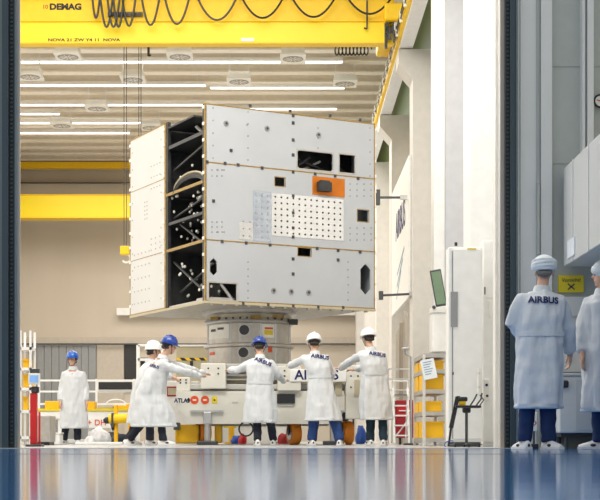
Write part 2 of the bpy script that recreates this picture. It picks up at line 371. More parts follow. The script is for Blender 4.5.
mb = MB().tube([W(367, 0, Y1-.1), W(367, 29, Y1-.1)], .018, 6).tube([W(367, 29, Y1-.1), W(364, 28, Y1-.1)], .02, 6); mb.build('drop_pipe', M['dark2'], t)
mb = MB().tube([W(148.5, 46, Y2-.1), W(148.5, 56, Y2-.1)], .03, 6).tube([W(148.5, 56, Y2-.1), W(151, 55, Y2-.1)], .02, 6); mb.build('drop_pipe', M['dark2'], t)
text('lettering', 'DEMAG', .19, M['blkt'], T(W(65.5, 7, Y1-.065)) @ FACE, t, bold=.05, sx=1.12)
text('lettering', '10 t', .13, M['redl'], T(W(47, 7, Y1-.065)) @ FACE, t)
text('lettering', 'NOVA 21 ZW Y4 11  NOVA', .09, M['blkt'], T(W(84, 40, Y1-.004)) @ FACE, t, bold=.03, sx=1.5)
MB().box(W(241, 0, Y1).x, W(254, 0, Y1).x, Y1-.012, Y1, W(0, 41.5, Y1).z, W(0, 38, Y1).z).build('name_plate', M['wdot'], t)
# hoist ropes + hook
Yh = 33.3
for px, y1 in ((124, 246), (126.5, 246), (138.8, 300), (141, 300)):
    MB().tube([W(px, 20, Yh), W(px, y1, Yh)], .009, 5).build('hoist_rope', M['rope'], t)
c = W(125, 250, Yh)
mb = MB().bev(c.x-.11, c.x+.11, c.y-.09, c.y+.09, c.z-.12, c.z+.09, .03); mb.build('hook_block', M['yellow2'], t)
pts = [c+Vector((.03+.1*math.cos(a), 0, -.2+.1*math.sin(a))) for a in [R(100-i*28) for i in range(10)]]
MB().tube([c+Vector((0, 0, -.1))]+pts, .025, 7).build('hook', M['wdot'], t, True)
# far crane
t = thing('overhead_crane', 'distant single yellow crane girder low against the beige back wall', 'crane', (-4.5, 58, 9.4))
Yb = 58.5; za = W(0, 217, Yb).z; zb = W(0, 195.5, Yb).z
MB().box(-11.8, 2.4, Yb, Yb+.6, za, zb).build('girder', M['yellow'], t)
MB().box(-11.8, 2.4, Yb-.06, Yb+.66, za-.05, za).box(-11.8, 2.4, Yb-.06, Yb+.66, zb, zb+.04).build('girder_flange', M['yellow2'], t)
MB().box(2.2, 2.56, Yb-.5, Yb+1.2, 9.56, 9.9).build('end_carriage', M['yellow2'], t)
t = thing('crane_service_beam', 'narrow yellow beam high on the back wall above the far crane', 'beam', (-4.5, 61, 11))
MB().box(-11.9, 3.6, 61, 61.3, W(0, 168, 61).z, W(0, 162, 61).z).build('web', M['yellow2'], t)
MB().box(-11.9, 3.6, 60.9, 61.4, W(0, 161.8, 61).z, W(0, 160.6, 61).z).build('flange', M['beamd'], t)

# ------------------------------------------------------------------ satellite
SC = Vector((-1.351, 23.3, 2.382)); TH = R(28); SW, ST, SH = 3.28, 3.33, 3.254
ct, sn = math.cos(TH), math.sin(TH)
def Fr(px, py):
    k = (px-VX)/F; u = (1.351+23.3*k)/(ct-sn*k); return u, (HY-py)*(23.3+sn*u)/F+CH-SC.z
def Lf(px, py):
    k = (px-VX)/F; s_ = (-1.351-23.3*k)/(sn+ct*k); return s_, (HY-py)*(23.3+ct*s_)/F+CH-SC.z
cen = SC+Vector((ct, sn, 0))*SW/2+Vector((-sn, ct, 0))*ST/2
SAT = thing('satellite', 'large white boxy satellite body with open dark bay on its left side', 'satellite', cen, rz=TH)
# local frame: x along front face, y into depth, origin at centre of the base
def lu(u): return u-SW/2
def ls(s_): return s_-ST/2
TK = .035
def panel(u0, u1, v0, v1, holes, face):
    """holed plate; holes are (a0,a1,b0,b1)"""
    us = sorted(set([u0, u1]+[c_ for h in holes for c_ in h[:2]])); vs = sorted(set([v0, v1]+[c_ for h in holes for c_ in h[2:4]]))
    b_ = bmesh.new(); g = {}
    for i, u in enumerate(us):
        for j, v in enumerate(vs): g[i, j] = b_.verts.new(face(u, v))
    fs = []
    for i in range(len(us)-1):
        for j in range(len(vs)-1):
            mu = (us[i]+us[i+1])/2; mv = (vs[j]+vs[j+1])/2
            if any(h[0] < mu < h[1] and h[2] < mv < h[3] for h in holes): continue
            fs.append(b_.faces.new((g[i, j], g[i+1, j], g[i+1, j+1], g[i, j+1])))
    nrm = (face(u0, v0, 1)-face(u0, v0, 0))*TK
    r = bmesh.ops.extrude_face_region(b_, geom=fs)
    bmesh.ops.translate(b_, verts=[e for e in r['geom'] if isinstance(e, bmesh.types.BMVert)], vec=nrm)
    bmesh.ops.delete(b_, geom=[v for v in b_.verts if not v.link_faces], context='VERTS')
    mb = MB(); mb.b.free(); mb.b = b_
    return mb
def fF(u, v, d=0): return Vector((lu(u), ls(0)+d, v))          # front face, depth inwards
def fL(s_, v, d=0): return Vector((lu(0)+d, ls(s_), v))
def rectF(x0, y0, x1, y1):
    a = Fr(x0, (y0)); b_ = Fr(x1, y1); return (a[0], b_[0], b_[1], a[1])
s1 = (Fr(206, 161.3)[1]+Fr(375, 179.7)[1])/2; s2 = (Fr(206, 239.5)[1]+Fr(375, 252)[1])/2
HA = rectF(297.5, 150, 333, 171.5); HB = rectF(339.5, 154, 355, 173.5)
HC = rectF(275, 177, 285, 186.5); HD = rectF(357.5, 209.5, 368.5, 222)
HE = rectF(360.5, 264, 370.5, 294.5); HF = rectF(298, 247.5, 311, 256.5)
HG = rectF(210, 258, 217.5, 275.5); HH = rectF(209, 282.5, 237, 300.6); HI = rectF(205.5+1.2, 198, 210, 202)
g_ = .012
def fp(v0, v1, holes): return panel(.0, SW, v0+g_/2, v1-g_/2, holes, fF)
pf = [fp(0, s2, [HE, HF, HG, HH]), fp(s2, s1, [HC, HD]), fp(s1, SH, [HA, HB])]
pans = [mb.build('front_panel', M['sat'], SAT, local=True) for mb in pf]
# hole corner fillets
def chamf(h, r):
    mb = []; a0, a1, b0, b1 = h
    for (x, z, dx, dz) in ((a0, b0, 1, 1), (a1, b0, -1, 1), (a0, b1, 1, -1), (a1, b1, -1, -1)):
        P = [(lu(x), z), (lu(x+dx*r), z), (lu(x), z+dz*r)]; MB().prism(P, ls(0), ls(0)+TK).build('corner_web', M['sat'], SAT, local=True)
chamf(HE, .09); chamf(HG, .06); chamf(HA, .03)
def rim(h, w_=.02):
    mb = MB(); a0, a1, b0, b1 = h; y = ls(0)
    for q in ((a0-w_, a1+w_, b0-w_, b0), (a0-w_, a1+w_, b1, b1+w_), (a0-w_, a0, b0, b1), (a1, a1+w_, b0, b1)):
        mb.box(lu(q[0]), lu(q[1]), y-.004, y, q[2], q[3])
    return mb
for h in (HA, HB, HH): rim(h, .022).build('opening_rim', M['alu'], SAT, local=True)
for h in (HC, HD, HF): rim(h, .012).build('opening_rim', M['gold'], SAT, local=True)
# amber tape at seams and edges
mb = MB(); y = ls(0)
for v in (s1, s2): mb.box(lu(0), lu(SW), y-.003, y+.01, v-.011, v+.011)
for v in (0.008, SH-.008): mb.box(lu(0), lu(SW), y-.003, y+.01, v-.01, v+.01)
for u in (.008, SW-.012): mb.box(lu(u-.010), lu(u+.010), y-.003, y+.01, 0, SH)
mb.build('edge_tape', M['gold'], SAT, local=True)
# closures: left panel (far half), right, back, top, bottom
smid = 1.677
mb = panel(smid, ST, .0, SH, [], fL); mb.build('side_panel', M['satl'], SAT, local=True)
mb = MB()
for s_ in (smid+.012, ST-.012): mb.box(lu(0)-.003, lu(0)+.012, ls(s_-.012), ls(s_+.012), 0, SH)
for v in (.012, SH-.012, s1, s2): mb.box(lu(0)-.003, lu(0)+.012, ls(smid), ls(ST), v-(.006 if v in (s1, s2) else .012), v+(.006 if v in (s1, s2) else .012))
mb.build('edge_tape', M['gold'], SAT, local=True)
MB().box(lu(SW)-TK, lu(SW), ls(0)+TK, ls(ST), 0, SH).build('side_panel', M['sat'], SAT, local=True)
MB().box(lu(0), lu(SW)-TK, ls(ST)-TK, ls(ST), 0, SH).build('back_panel', M['sat'], SAT, local=True)
MB().box(lu(0)+TK, lu(SW)-TK, ls(0)+TK, ls(ST)-TK, 0, TK).build('base_panel', M['alu'], SAT, local=True)
# top: front-left corner lower lip; interior roof is open above the bay apart from a dark hatch
MB().box(lu(0)+TK, lu(SW)-TK, ls(smid), ls(ST)-TK, SH-TK, SH).build('top_panel', M['sat'], SAT, local=True)
MB().box(lu(.9), lu(SW)-TK, ls(0)+TK, ls(smid), SH-TK, SH).build('top_panel', M['sat'], SAT, local=True)
MB().box(lu(0)+.02, lu(.9), ls(.5), ls(smid), SH-.12, SH-.09).build('bay_roof', M['dark2'], SAT, local=True)
# interior
MB().box(lu(.95), lu(1.0), ls(0)+TK, ls(ST)-TK, TK, SH-TK).build('shear_wall', M['dark'], SAT, local=True)
MB().box(lu(0)+TK, lu(.95), ls(smid)+.05, ls(smid)+.09, TK, SH-TK).build('bay_divider', M['dark'], SAT, local=True)
MB().box(lu(1.0), lu(SW)-TK, ls(.75), ls(.8), TK, SH-TK).build('shear_wall', M['dark'], SAT, local=True)
for v, nm in ((s2, 'shelf'), (s1-.30, 'shelf'), (Lf(185, 218)[1], 'shelf')):
    MB().box(lu(0)+.02, lu(.95), ls(.03), ls(smid), v-.03, v+.02).build(nm, M['dark'], SAT, local=True)
mb = MB()
for v in (s2, s1-.30): mb.box(lu(0)+.008, lu(0)+.02, ls(.03), ls(smid), v-.028, v+.022)
mb.box(lu(0)-.002, lu(0)+.03, ls(smid-.03), ls(smid), 0, SH).box(lu(0)-.002, lu(0)+.03, ls(.0), ls(.035), 0, SH)
mb.build('edge_tape', M['gold'], SAT, local=True)
# arched bracket at the top of the middle bay
pts = []
for i in range(13):
    a = math.pi*i/12; pts.append(Vector((lu(.03), ls(.1+.62-.62*math.cos(a)), s1-.26+.20*math.sin(a))))
MB().tube(pts, .018, 6).build('arch_rib', M['ply'], SAT, local=True)
pts2 = [p_+Vector((.02, 0, -.06)) for p_ in pts]
MB().tube(pts2, .05, 6).build('arch_rib', M['dark2'], SAT, local=True)
# struts inside the left bay
def strut(a, b_, x=.12, r=.022, m_='dark2'):
    p0 = Lf(*a); p1 = Lf(*b_); MB().tube([(lu(x), ls(p0[0]), p0[1]), (lu(x), ls(p1[0]), p1[1])], r, 8).build('strut', M[m_], SAT, True, local=True)
strut((168, 170), (201, 141)); strut((168, 218), (203, 193)); strut((172, 222), (201, 246)); strut((168, 262), (203, 296)); strut((170, 292), (203, 262), .2)
strut((188, 195), (188, 250), .5, .02); strut((194, 200), (194, 250), .55, .02); strut((181, 260), (181, 300), .5, .02)
for k in range(3):
    p0 = Lf(180+k*6.5, 122-k*4); p1 = Lf(184+k*6.5, 132-k*2)
    MB().tube([(lu(.3), ls(p0[0]), min(SH-.15, p0[1])), (lu(.5), ls(p1[0]), min(SH-.4, p1[1]))], .03, 6).build('strut', M['wdot'], SAT, True, local=True)
MB().box(lu(.02), lu(.5), ls(.03), ls(smid), Lf(180, 141)[1]-.05, Lf(180, 141)[1]+.01).build('shelf', M['dark2'], SAT, local=True)
# frames of the bay uprights
MB().box(lu(0), lu(.07), ls(.0)+TK, ls(.10), 0, SH).build('corner_post', M['dark'], SAT, local=True)
MB().box(lu(0)+.01, lu(.07), ls(smid-.1), ls(smid-.02), 0, SH).build('corner_post', M['dark'], SAT, local=True)
# electronics boxes
for k in range(9):
    s_ = .25+random.random()*1.1; v = [.15, .15, .9, 1.25, 1.6, 1.9, .5, 2.3, 2.6][k]+random.random()*.1; d = .5+.2*random.random()
    MB().bev(lu(.95-d*.5), lu(.95), ls(s_), ls(s_+.22+.1*random.random()), v, v+.18+.08*random.random(), .01).build('equipment_box', M['dark2' if k % 2 else 'dark'], SAT, local=True)
for k in range(7):
    q = [Vector((lu(.7-.2*random.random()), ls(.15+random.random()*1.3), random.uniform(.2, 2.4))) for _ in range(2)]
    m_ = (q[0]+q[1])/2; m_.z -= .2
    MB().tube([q[0], m_, q[1]], .012, 6).build('cable', M['black'], SAT, True, local=True)
# white tie points
pts = [Vector((lu(random.uniform(.06, .5)), ls(random.uniform(.12, 1.58)), random.uniform(*random.choice([(1.15, 1.95), (1.15, 1.95), (1.1, 2.5), (.12, .8)])))) for k in range(90)]
scatter('cable_tie_point', M['wdot'], SAT, MB().ball((0, 0, 0), .022, .018, .026, seg=6), pts)
# struts behind the front openings
def fstrut(a, b_, d=.3, r=.03, m_='dark2'):
    p0 = Fr(*a); p1 = Fr(*b_); MB().tube([fF(*p0, d), fF(*p1, d)], r, 8).build('strut', M[m_], SAT, True, local=True)
fstrut((298, 168), (318, 154)); fstrut((304, 154), (334, 168), .35); fstrut((300, 172), (333, 157), .45, .02, 'wdot'); fstrut((340, 160), (356, 172), .3); fstrut((224, 283), (236, 300), .12, .03, 'steel')
MB().box(lu(HH[0]), lu(HH[1]), ls(.1), ls(.5), HH[2]-.02, HH[2]+.05).build('shelf', M['alu'], SAT, local=True)
# copper patch, reflector tiles
q = rectF(312.3, 176, 344.5, 197.5); yy = ls(0)
def plate(q, y0, y1, nm, m_): return MB().box(lu(q[0]), lu(q[1]), yy-y0, yy-y1, q[2], q[3]).build(nm, M[m_], SAT, local=True)
plate(q, .008, -.001, 'copper_foil_patch', 'copper')
plate(rectF(316.5, 182, 329, 192.5), .10, .008, 'sensor_box', 'dark')
plate(rectF(319, 180.5, 328, 183), .07, .008, 'sensor_box', 'dark')
q = rectF(271.5, 193, 343.5, 241); plate(q, .007, -.001, 'reflector_panel', 'mirror'); QM = q
plate(rectF(253.2, 190.5, 271, 242.5), .006, -.001, 'reflector_panel', 'mirrorb')
plate(rectF(239, 222, 253, 240), .005, -.001, 'reflector_panel', 'mirror')
def dots(pts, r, nm, m_, thick=.006, n=10):
    scatter(nm, M[m_], SAT, MB().tube([(0, -thick, 0), (0, 0, 0)], r, n), [fF(u, v, 0) for u, v in pts])
pts = []
for i in range(12):
    for j in range(7):
        u = QM[0]+.07+(QM[1]-QM[0]-.14)*i/11; v = QM[2]+.06+(QM[3]-QM[2]-.12)*j/6
        pts.append((u, v))
dots(pts, .017, 'reflector_fastener', 'ddot', .011, 8)
pb = rectF(253.2, 190.5, 271, 242.5)
dots([(pb[0]+.06+(pb[1]-pb[0]-.12)*i/2, pb[2]+.07+(pb[3]-pb[2]-.14)*j/7) for i in range(3) for j in range(8)], .014, 'band_fastener', 'gdot', .010, 8)
pc = rectF(239, 222, 253, 240)
dots([(pc[0]+.08+.12*i, pc[2]+.06+.12*j) for i in range(2) for j in range(3)], .014, 'tile_fastener', 'gdot', .010, 8)
# round ports
for px, py in ((226, 123.5), (267, 128.5), (318.5, 135), (273.5, 290.5), (291, 291.5), (308.5, 292.5)):
    u, v = Fr(px, py); mb = MB().tube([fF(u, v, -.015), fF(u, v, 0)], .045, 20); o = mb.build('round_port', M['gdot'], SAT, local=True)
    MB().tube([fF(u, v, -.02), fF(u, v, -.01)], .022, 14).build('port_centre', M['ddot'], o, local=True)
# small square fittings
fx = [(231, 150.5), (293, 115.6), (293, 123), (293, 140), (293, 155), (207, 162), (225, 163.5), (238, 165), (262, 168), (293, 172), (315, 174), (335, 176), (358, 178.5), (213.5, 201), (293, 196), (293, 213), (293, 228), (293, 237), (222, 241.5), (246, 243), (270, 245), (317, 248.5), (338, 250.5), (360, 252), (293, 259), (293, 274), (338, 260), (243, 303.5), (268, 304.7), (293, 306), (318, 307), (343, 307.6), (250, 106), (290, 111), (330, 115.7), (360, 120)]
scatter('panel_fastener', M['ddot'], SAT, MB().box(-.024, .024, -.012, 0, -.026, .026), [fF(*Fr(px, py)) for px, py in fx])
rv = []
for (x0, x1, y0, y1, nx, ny) in ((212, 224, 170, 232, 3, 2), (212, 222, 170, 176, 3, 2), (212, 222, 222, 232, 3, 3), (350, 371, 184, 196, 4, 3), (350, 371, 228, 240, 4, 3), (247, 247, 125, 125, 1, 1), (248, 248, 262, 298, 1, 6), (348, 348, 262, 300, 1, 6), (248, 248, 112, 160, 1, 5), (318, 318, 118, 148, 1, 4), (213, 213, 108, 158, 1, 5), (370, 370, 128, 176, 1, 5)):
    for i in range(nx):
        for j in range(ny): rv.append(Fr(x0+(x1-x0)*(i/(nx-1) if nx > 1 else 0), y0+(y1-y0)*(j/(ny-1) if ny > 1 else 0)))
dots(rv, .013, 'rivet', 'gdot', .006, 8)
# edge cleats on the silhouette edges
zs_ = [.15+k*.27 for k in range(12)]
scatter('edge_cleat', M['wdot'], SAT, MB().box(-.02, .0, -.025, .025, 0, .05), [(lu(0), ls(ST)-.03, v) for v in zs_]+[(lu(0), ls(smid)+.04, v) for v in zs_]+[(lu(0), yy+.045, v+.05) for v in zs_])
scatter('edge_cleat', M['wdot'], SAT, MB().box(-.01, .03, .0, .04, 0, .05), [(lu(SW), yy, v) for v in zs_])
# rivets on the left white panel
pts = []
for (s0, s1_, v0_, v1_, nx, ny) in ((1.9, 2.3, 2.2, 2.6, 4, 3), (1.9, 2.3, 1.0, 1.3, 3, 4), (2.4, 3.1, .2, 1.1, 5, 5), (1.85, 1.85, .2, 3.0, 1, 10), (3.2, 3.2, .2, 3.0, 1, 10), (2.5, 2.6, 1.7, 2.0, 2, 5)):
    for i in range(nx):
        for j in range(ny): pts.append(fL(s0+(s1_-s0)*(i/(nx-1) if nx > 1 else 0), v0_+(v1_-v0_)*(j/(ny-1) if ny > 1 else 0)))
scatter('side_rivet', M['gdot'], SAT, MB().tube([(-.005, 0, 0), (0, 0, 0)], .014, 6), pts)
# bottom lip
MB().box(lu(0)-.01, lu(SW)+.01, ls(0)-.01, ls(.05), -.04, 0).box(lu(0)-.01, lu(.04), ls(.05), ls(ST), -.04, 0).build('bottom_lip', M['ply'], SAT, local=True)
scatter('bottom_cleat', M['alu'], SAT, MB().box(0, .05, 0, .05, -.025, 0), [(lu(.1+.23*k), ls(.01), -.04) for k in range(14)])

# ------------------------------------------------------------------ adapter ring on the trolley
AC = Vector((cen.x, cen.y, 0)); zt = 1.37
AD = thing('payload_adapter', 'round metal adapter drum carrying the satellite on the trolley', 'adapter', AC+Vector((0, 0, zt)))
def lz(y): return CH+(HY-y)*24.8/F
ra = .755
MB().lathe(AC, [(ra+.02, zt), (ra+.02, zt+.07), (ra, zt+.07), (ra, lz(347)), (ra+.055, lz(346)), (ra+.055, lz(343.5)), (ra, lz(342.5)), (ra, lz(323))], 72).build('drum', M['alu'], AD, True)
MB().lathe(AC, [(ra+.01, lz(323)), (ra+.05, lz(321.5)), (ra+.05, lz(319)), (ra+.01, lz(317)), (ra+.01, lz(313.5)), (ra+.07, lz(312)), (ra+.10, lz(309)), (ra+.10, 2.33)], 72).build('upper_ring', M['steel'], AD, True)
MB().lathe(AC, [(ra+.014, lz(316.8)), (ra+.016, lz(314))], 72, False).build('clamp_band', M['ply'], AD, True)
def cylp(px, dz, r=ra):   # point on drum front at px column
    k = (px-VX)/F; A = 1+k*k; B = -2*(AC.y+k*AC.x); C_ = AC.x**2+AC.y**2-r*r
    Yq = (-B-math.sqrt(max(0, B*B-4*A*C_)))/(2*A); return Vector((k*Yq, Yq, dz))
def curved_label(x0, x1, y0, y1, nm, m_, r=ra+.008, parent=None):
    mb = MB(); n_ = 8; a0 = cylp(x0, 0); a1 = cylp(x1, 0)
    t0 = math.atan2(a0.y-AC.y, a0.x-AC.x); t1 = math.atan2(a1.y-AC.y, a1.x-AC.x)
    rr = []
    for i in range(n_+1):
        a = t0+(t1-t0)*i/n_; q = []
        for r_, z in ((ra-.002, lz(y1)), (r, lz(y1)), (r, lz(y0)), (ra-.002, lz(y0))): q.append(Vector((AC.x+r_*math.cos(a), AC.y+r_*math.sin(a), z)))
        rr.append(q)
    return mb.rings(rr).build(nm, M[m_], parent or AD)
curved_label(209.5, 229, 323.8, 338, 'white_plate', 'wdot'); curved_label(262, 274, 323.8, 337.5, 'warning_label', 'wdot')
curved_label(264.5, 272.5, 327, 329, 'warning_print', 'oran', ra+.012); curved_label(264, 272.5, 330, 334.5, 'warning_print', 'ylab', ra+.012)
curved_label(211.5, 216, 328, 330.5, 'plate_print', 'ddot', ra+.012); curved_label(218, 224, 326.8, 329, 'plate_print', 'ddot', ra+.012)
curved_label(268, 272, 346, 352, 'warning_label', 'oran'); curved_label(210, 214.5, 351, 354, 'warning_print', 'oran')
for px, py in ((244.3, 330), (243.5, 352.5), (213, 330)):
    if px == 213: continue
    c = cylp(px, lz(py)); nrm = Vector((c.x-AC.x, c.y-AC.y, 0)).normalized()
    o = MB().tube([c-nrm*.02, c+nrm*.015], .105, 24).build('porthole_rim', M['steel'], AD, True)
    MB().tube([c-nrm*.02, c+nrm*.018], .088, 24).build('porthole', M['ddot'], o, True)
for px in (208.5, 230.5, 240, 261, 275.5, 289):
    c = cylp(px, 0, ra-.005); MB().bar((c.x, c.y, zt+.07), (c.x, c.y, lz(323)), .035, .03).build('stiffener', M['steel'], AD)
scatter('bolt', M['ddot'], AD, MB().ball((0, 0, 0), .02, seg=8), [cylp(px, lz(318), ra+.05) for px in range(212, 290, 7)], False, True)
for px, py in ((216, 317.5), (256, 317.5), (278, 316)):
    c = cylp(px, lz(py), ra+.05); MB().box(c.x-.10, c.x+.10, c.y-.03, c.y, c.z-.025, c.z+.025).build('clamp', M['gold'], AD)
for px in (294,):
    c = W(px, 322, 25.2); MB().bev(c.x-.09, c.x+.07, c.y-.05, c.y+.05, c.z-.05, c.z+.05, .015).build('connector', M['dgrey'], AD)
    MB().tube([c, Vector((AC.x+.6, c.y+.1, c.z))], .02, 6).build('connector_pipe', M['dgrey'], AD)

# ------------------------------------------------------------------ trolley
TY = 23.6
tx = lambda px: W(px, 0, TY).x
tz = lambda py: W(0, py, TY).z
TR = thing('transport_trolley', 'cream wheeled trolley carrying the satellite adapter, pushed by the workers', 'trolley', (tx(266), 25.5, 0))
mb = MB().prism([(tx(176), tz(391)), (tx(176), tz(408)), (tx(190), tz(424)), (tx(334), tz(424)), (tx(344), tz(412)), (tx(344), tz(391))], TY, TY+.25)
mb.build('side_frame', M['trol'], TR)
mb = MB().prism([(tx(176), tz(391)), (tx(176), tz(408)), (tx(190), tz(424)), (tx(334), tz(424)), (tx(344), tz(412)), (tx(344), tz(391))], 27.2, 27.45); mb.build('side_frame', M['trol'], TR)
MB().box(tx(178), tx(178)+.25, TY+.25, 27.2, .55, .9).build('cross_beam', M['trol2'], TR); MB().box(tx(340)-.25, tx(340), TY+.25, 27.2, .55, .9).build('cross_beam', M['trol2'], TR)
MB().bev(tx(178), tx(352), TY+.08, 27.4, .93, 1.02, .02).build('lower_deck', M['trol2'], TR)
MB().bev(tx(204), tx(345), TY+.3, 27.3, 1.02, 1.22, .02).build('middle_frame', M['ply'], TR)
MB().bev(tx(203), tx(300), TY+.2, 27.2, 1.22, 1.37, .02).build('upper_deck', M['trol2'], TR)
for k in range(3): MB().box(tx(226), tx(277), TY+.16, TY+.22, 1.09+k*.075, 1.11+k*.075).build('deck_rib', M['steel'], TR)
def post(x0, x1, y0, y1, yb=TY-.08, d=.35):
    o = MB().bev(tx(x0), tx(x1), yb, yb+d, tz(y1), tz(y0), .015).build('corner_box', M['trol'], TR)
    scatter('bolt_hole', M['ddot'], o, MB().tube([(0, -.006, 0), (0, 0, 0)], .016, 8), [Vector((tx(x0)+(tx(x1)-tx(x0))*i, yb, tz(y1)+(tz(y0)-tz(y1))*(1-j*.6-.05))) for i in (.3, .7) for j in (.25, .6)], False)
    return o
post(201, 226, 363.5, 389); post(277.5, 301, 366, 391); o = post(345.5, 363, 365.5, 419)
post(176, 190, 377, 391, TY+.05, .3)
MB().box(tx(354), tx(359), TY-.1, TY-.08, tz(396), tz(380)).build('cover_plate', M['ply'], TR); MB().box(tx(335), tx(342), TY-.02, TY, tz(395), tz(381)).build('cover_plate', M['ply'], TR)
MB().bev(tx(290), tx(346), TY-.1, TY+.12, tz(382), tz(369.5), .01).build('name_board', M['white'], TR)
text('lettering', 'AIRBUS', .225, M['logo'], T((tx(316.5), TY-.103, tz(375.5))) @ FACE, TR, bold=.02, sx=1.0)
o = MB().box(tx(277), tx(295), TY-.03, TY+.02, tz(403.5), tz(394)).build('black_display', M['blk'], TR)
MB().box(tx(277.5), tx(294), TY-.02, TY+.0, tz(406), tz(405)).build('vent_slot', M['trol2'], TR)
text('lettering', 'ATLAS', .10, M['logo'], T((tx(182), TY-.003, tz(400.7))) @ FACE, TR, bold=.03, sx=.9)
text('lettering', '+', .14, M['blkt'], T((tx(188.8), TY-.003, tz(400.5))) @ FACE, TR, bold=.03)
for px in (194.5, 205):
    c = Vector((tx(px), TY, tz(400))); o = MB().tube([c+Vector((0, -.008, 0)), c], .07, 24).build('round_sticker', M['oran'], TR)
    MB().box(c.x-.03, c.x+.03, c.y-.010, c.y-.007, c.z-.012, c.z+.012).build('sticker_bar', M['wdot'], o)
o = MB().box(tx(211.8), tx(217.2), TY-.008, TY, tz(403.5), tz(396.5)).build('warning_sticker', M['ylab'], TR)
MB().tube([(tx(214.5), TY-.012, tz(400)), (tx(214.5), TY-.007, tz(400))], .025, 3).build('sticker_symbol', M['blkt'], o)
MB().box(tx(232), tx(238), TY-.006, TY, tz(403), tz(401.8)).build('vent_slot', M['trol2'], TR)
# recess plate and jacks
def jack(px):
    j = MB().box(tx(px-17), tx(px+16), TY-.05, TY+.02, tz(412.3), tz(410.3)).bev(tx(px-4), tx(px+4), TY-.08, TY+.1, tz(424), tz(412), .01).build('jack_mount', M['steel'], TR)
    MB().lathe((tx(px), TY-.02, 0), [(.055, .06), (.055, tz(420))], 20).build('jack_leg', M['steel'], j, True)
    MB().bev(tx(px)-.17, tx(px)+.17, TY-.15, TY+.12, 0, .07, .015).build('jack_foot', M['dgrey'], j)
jack(207.5); jack(333)
def caster(px, py_r=.21, Y=TY+.35, wid=.16, housing=True, ang=0):
    c = Vector((W(px, 0, Y).x, Y, py_r))
    d = Vector((math.cos(ang), math.sin(ang), 0))
    wh = MB().tube([c-d*wid/2, c-d*wid*.4, c+d*wid*.4, c+d*wid/2], [py_r*.93, py_r, py_r, py_r*.93], 32).build('wheel', M['orange'], TR, True)
    MB().tube([c-d*(wid/2+.01), c+d*(wid/2+.01)], py_r*.55, 24).build('hub', M['steel'], wh, True)
    MB().tube([c-d*(wid/2+.03), c+d*(wid/2+.03)], py_r*.16, 12).build('axle', M['dgrey'], wh, True)
    mb = MB().bev(c.x-.16, c.x+.16, c.y-.14, c.y+.14, .44, .56, .02)
    for s_ in (-1, 1): mb.bar(c+d*s_*(wid/2+.03), c+d*s_*(wid/2+.03)+Vector((0, 0, .26)), .03, .1)
    mb.build('fork', M['dgrey'], wh)
caster(203, ang=R(25)); caster(294, .19, ang=R(20)); caster(347, .20, ang=R(12)); caster(203, .2, 27.0); caster(340, .2, 27.0)
MB().bev(tx(174), tx(198), TY+.2, TY+.6, .03, tz(424.5), .03).build('drive_unit', M['ylw'], TR)
MB().bev(tx(214), tx(221), TY+.2, TY+.6, .03, tz(424.5), .03).build('drive_unit', M['ylw'], TR)
MB().bev(tx(173.5), tx(179.5), TY-.02, TY+.2, tz(430), tz(422.5), .01).build('junction_box', M['dgrey'], TR)

# ------------------------------------------------------------------ people
def add_head(mb, c, fwd, tilt=0):
    f = Vector(fwd).normalized(); u = Vector((0, 0, 1)); r = f.cross(u).normalized(); u = r.cross(f).normalized()
    Rm = Matrix((r, f, u)).transposed()
    P = lambda x, y, z: c+r*x+f*y+u*z
    mb.ball(P(0, -.01, .03), .077, .096, .095, Rm, 20)
    mb.ball(P(0, .02, -.035), .060, .072, .075, Rm, 18)       # face
    mb.ball(P(0, .055, -.09), .034, .034, .026, Rm, 12)       # chin
    mb.tube([P(0, .088, .012), P(0, .112, -.028)], [.009, .016], 8)   # nose
    mb.tube([P(-.022, .085, -.058), P(.022, .085, -.058)], .011, 8)   # lips
    mb.tube([P(-.04, .078, .022), P(.04, .078, .022)], .012, 8)       # brow
    for s_ in (-1, 1): mb.ball(P(.079*s_, -.005, -.02), .010, .020, .032, Rm, 10)
    return Rm, P
def add_hand(mb, wr, d, palm_n, thumb_side, curl=.35, L=.185):
    d = Vector(d).normalized(); n = (Vector(palm_n)-d*Vector(palm_n).dot(d)).normalized(); sd = d.cross(n).normalized()*thumb_side
    Rm = Matrix((sd, d, n)).transposed()
    mb.ball(wr+d*.052, .043, .058, .019, Rm, 14)
    mb.tube([wr-d*.03, wr+d*.03], [.026, .03], 10)
    for k, (o, ln) in enumerate(((.031, .072), (.011, .082), (-.010, .076), (-.030, .060))):
        p_ = wr+d*.088+sd*o; pts = [wr+d*.05+sd*o*.8, p_]; a = curl*.5
        for seg in (.42, .32, .26):
            dd = d*math.cos(a)+n*math.sin(a); p_ = p_+dd*ln*seg; pts.append(p_.copy()); a += curl
        mb.tube(pts, [.010, .0098, .0092, .0086, .0078], 8)
    b_ = wr+d*.03+sd*.034; p1 = b_+(sd*.75+d*.65).normalized()*.034+n*.008; p2 = p1+(d*.9+sd*.25+n*.3).normalized()*.028; p3 = p2+(d+n*.35).normalized()*.024
    mb.tube([wr+d*.02+sd*.015, b_, p1, p2, p3], [.014, .014, .0115, .0105, .009], 8)

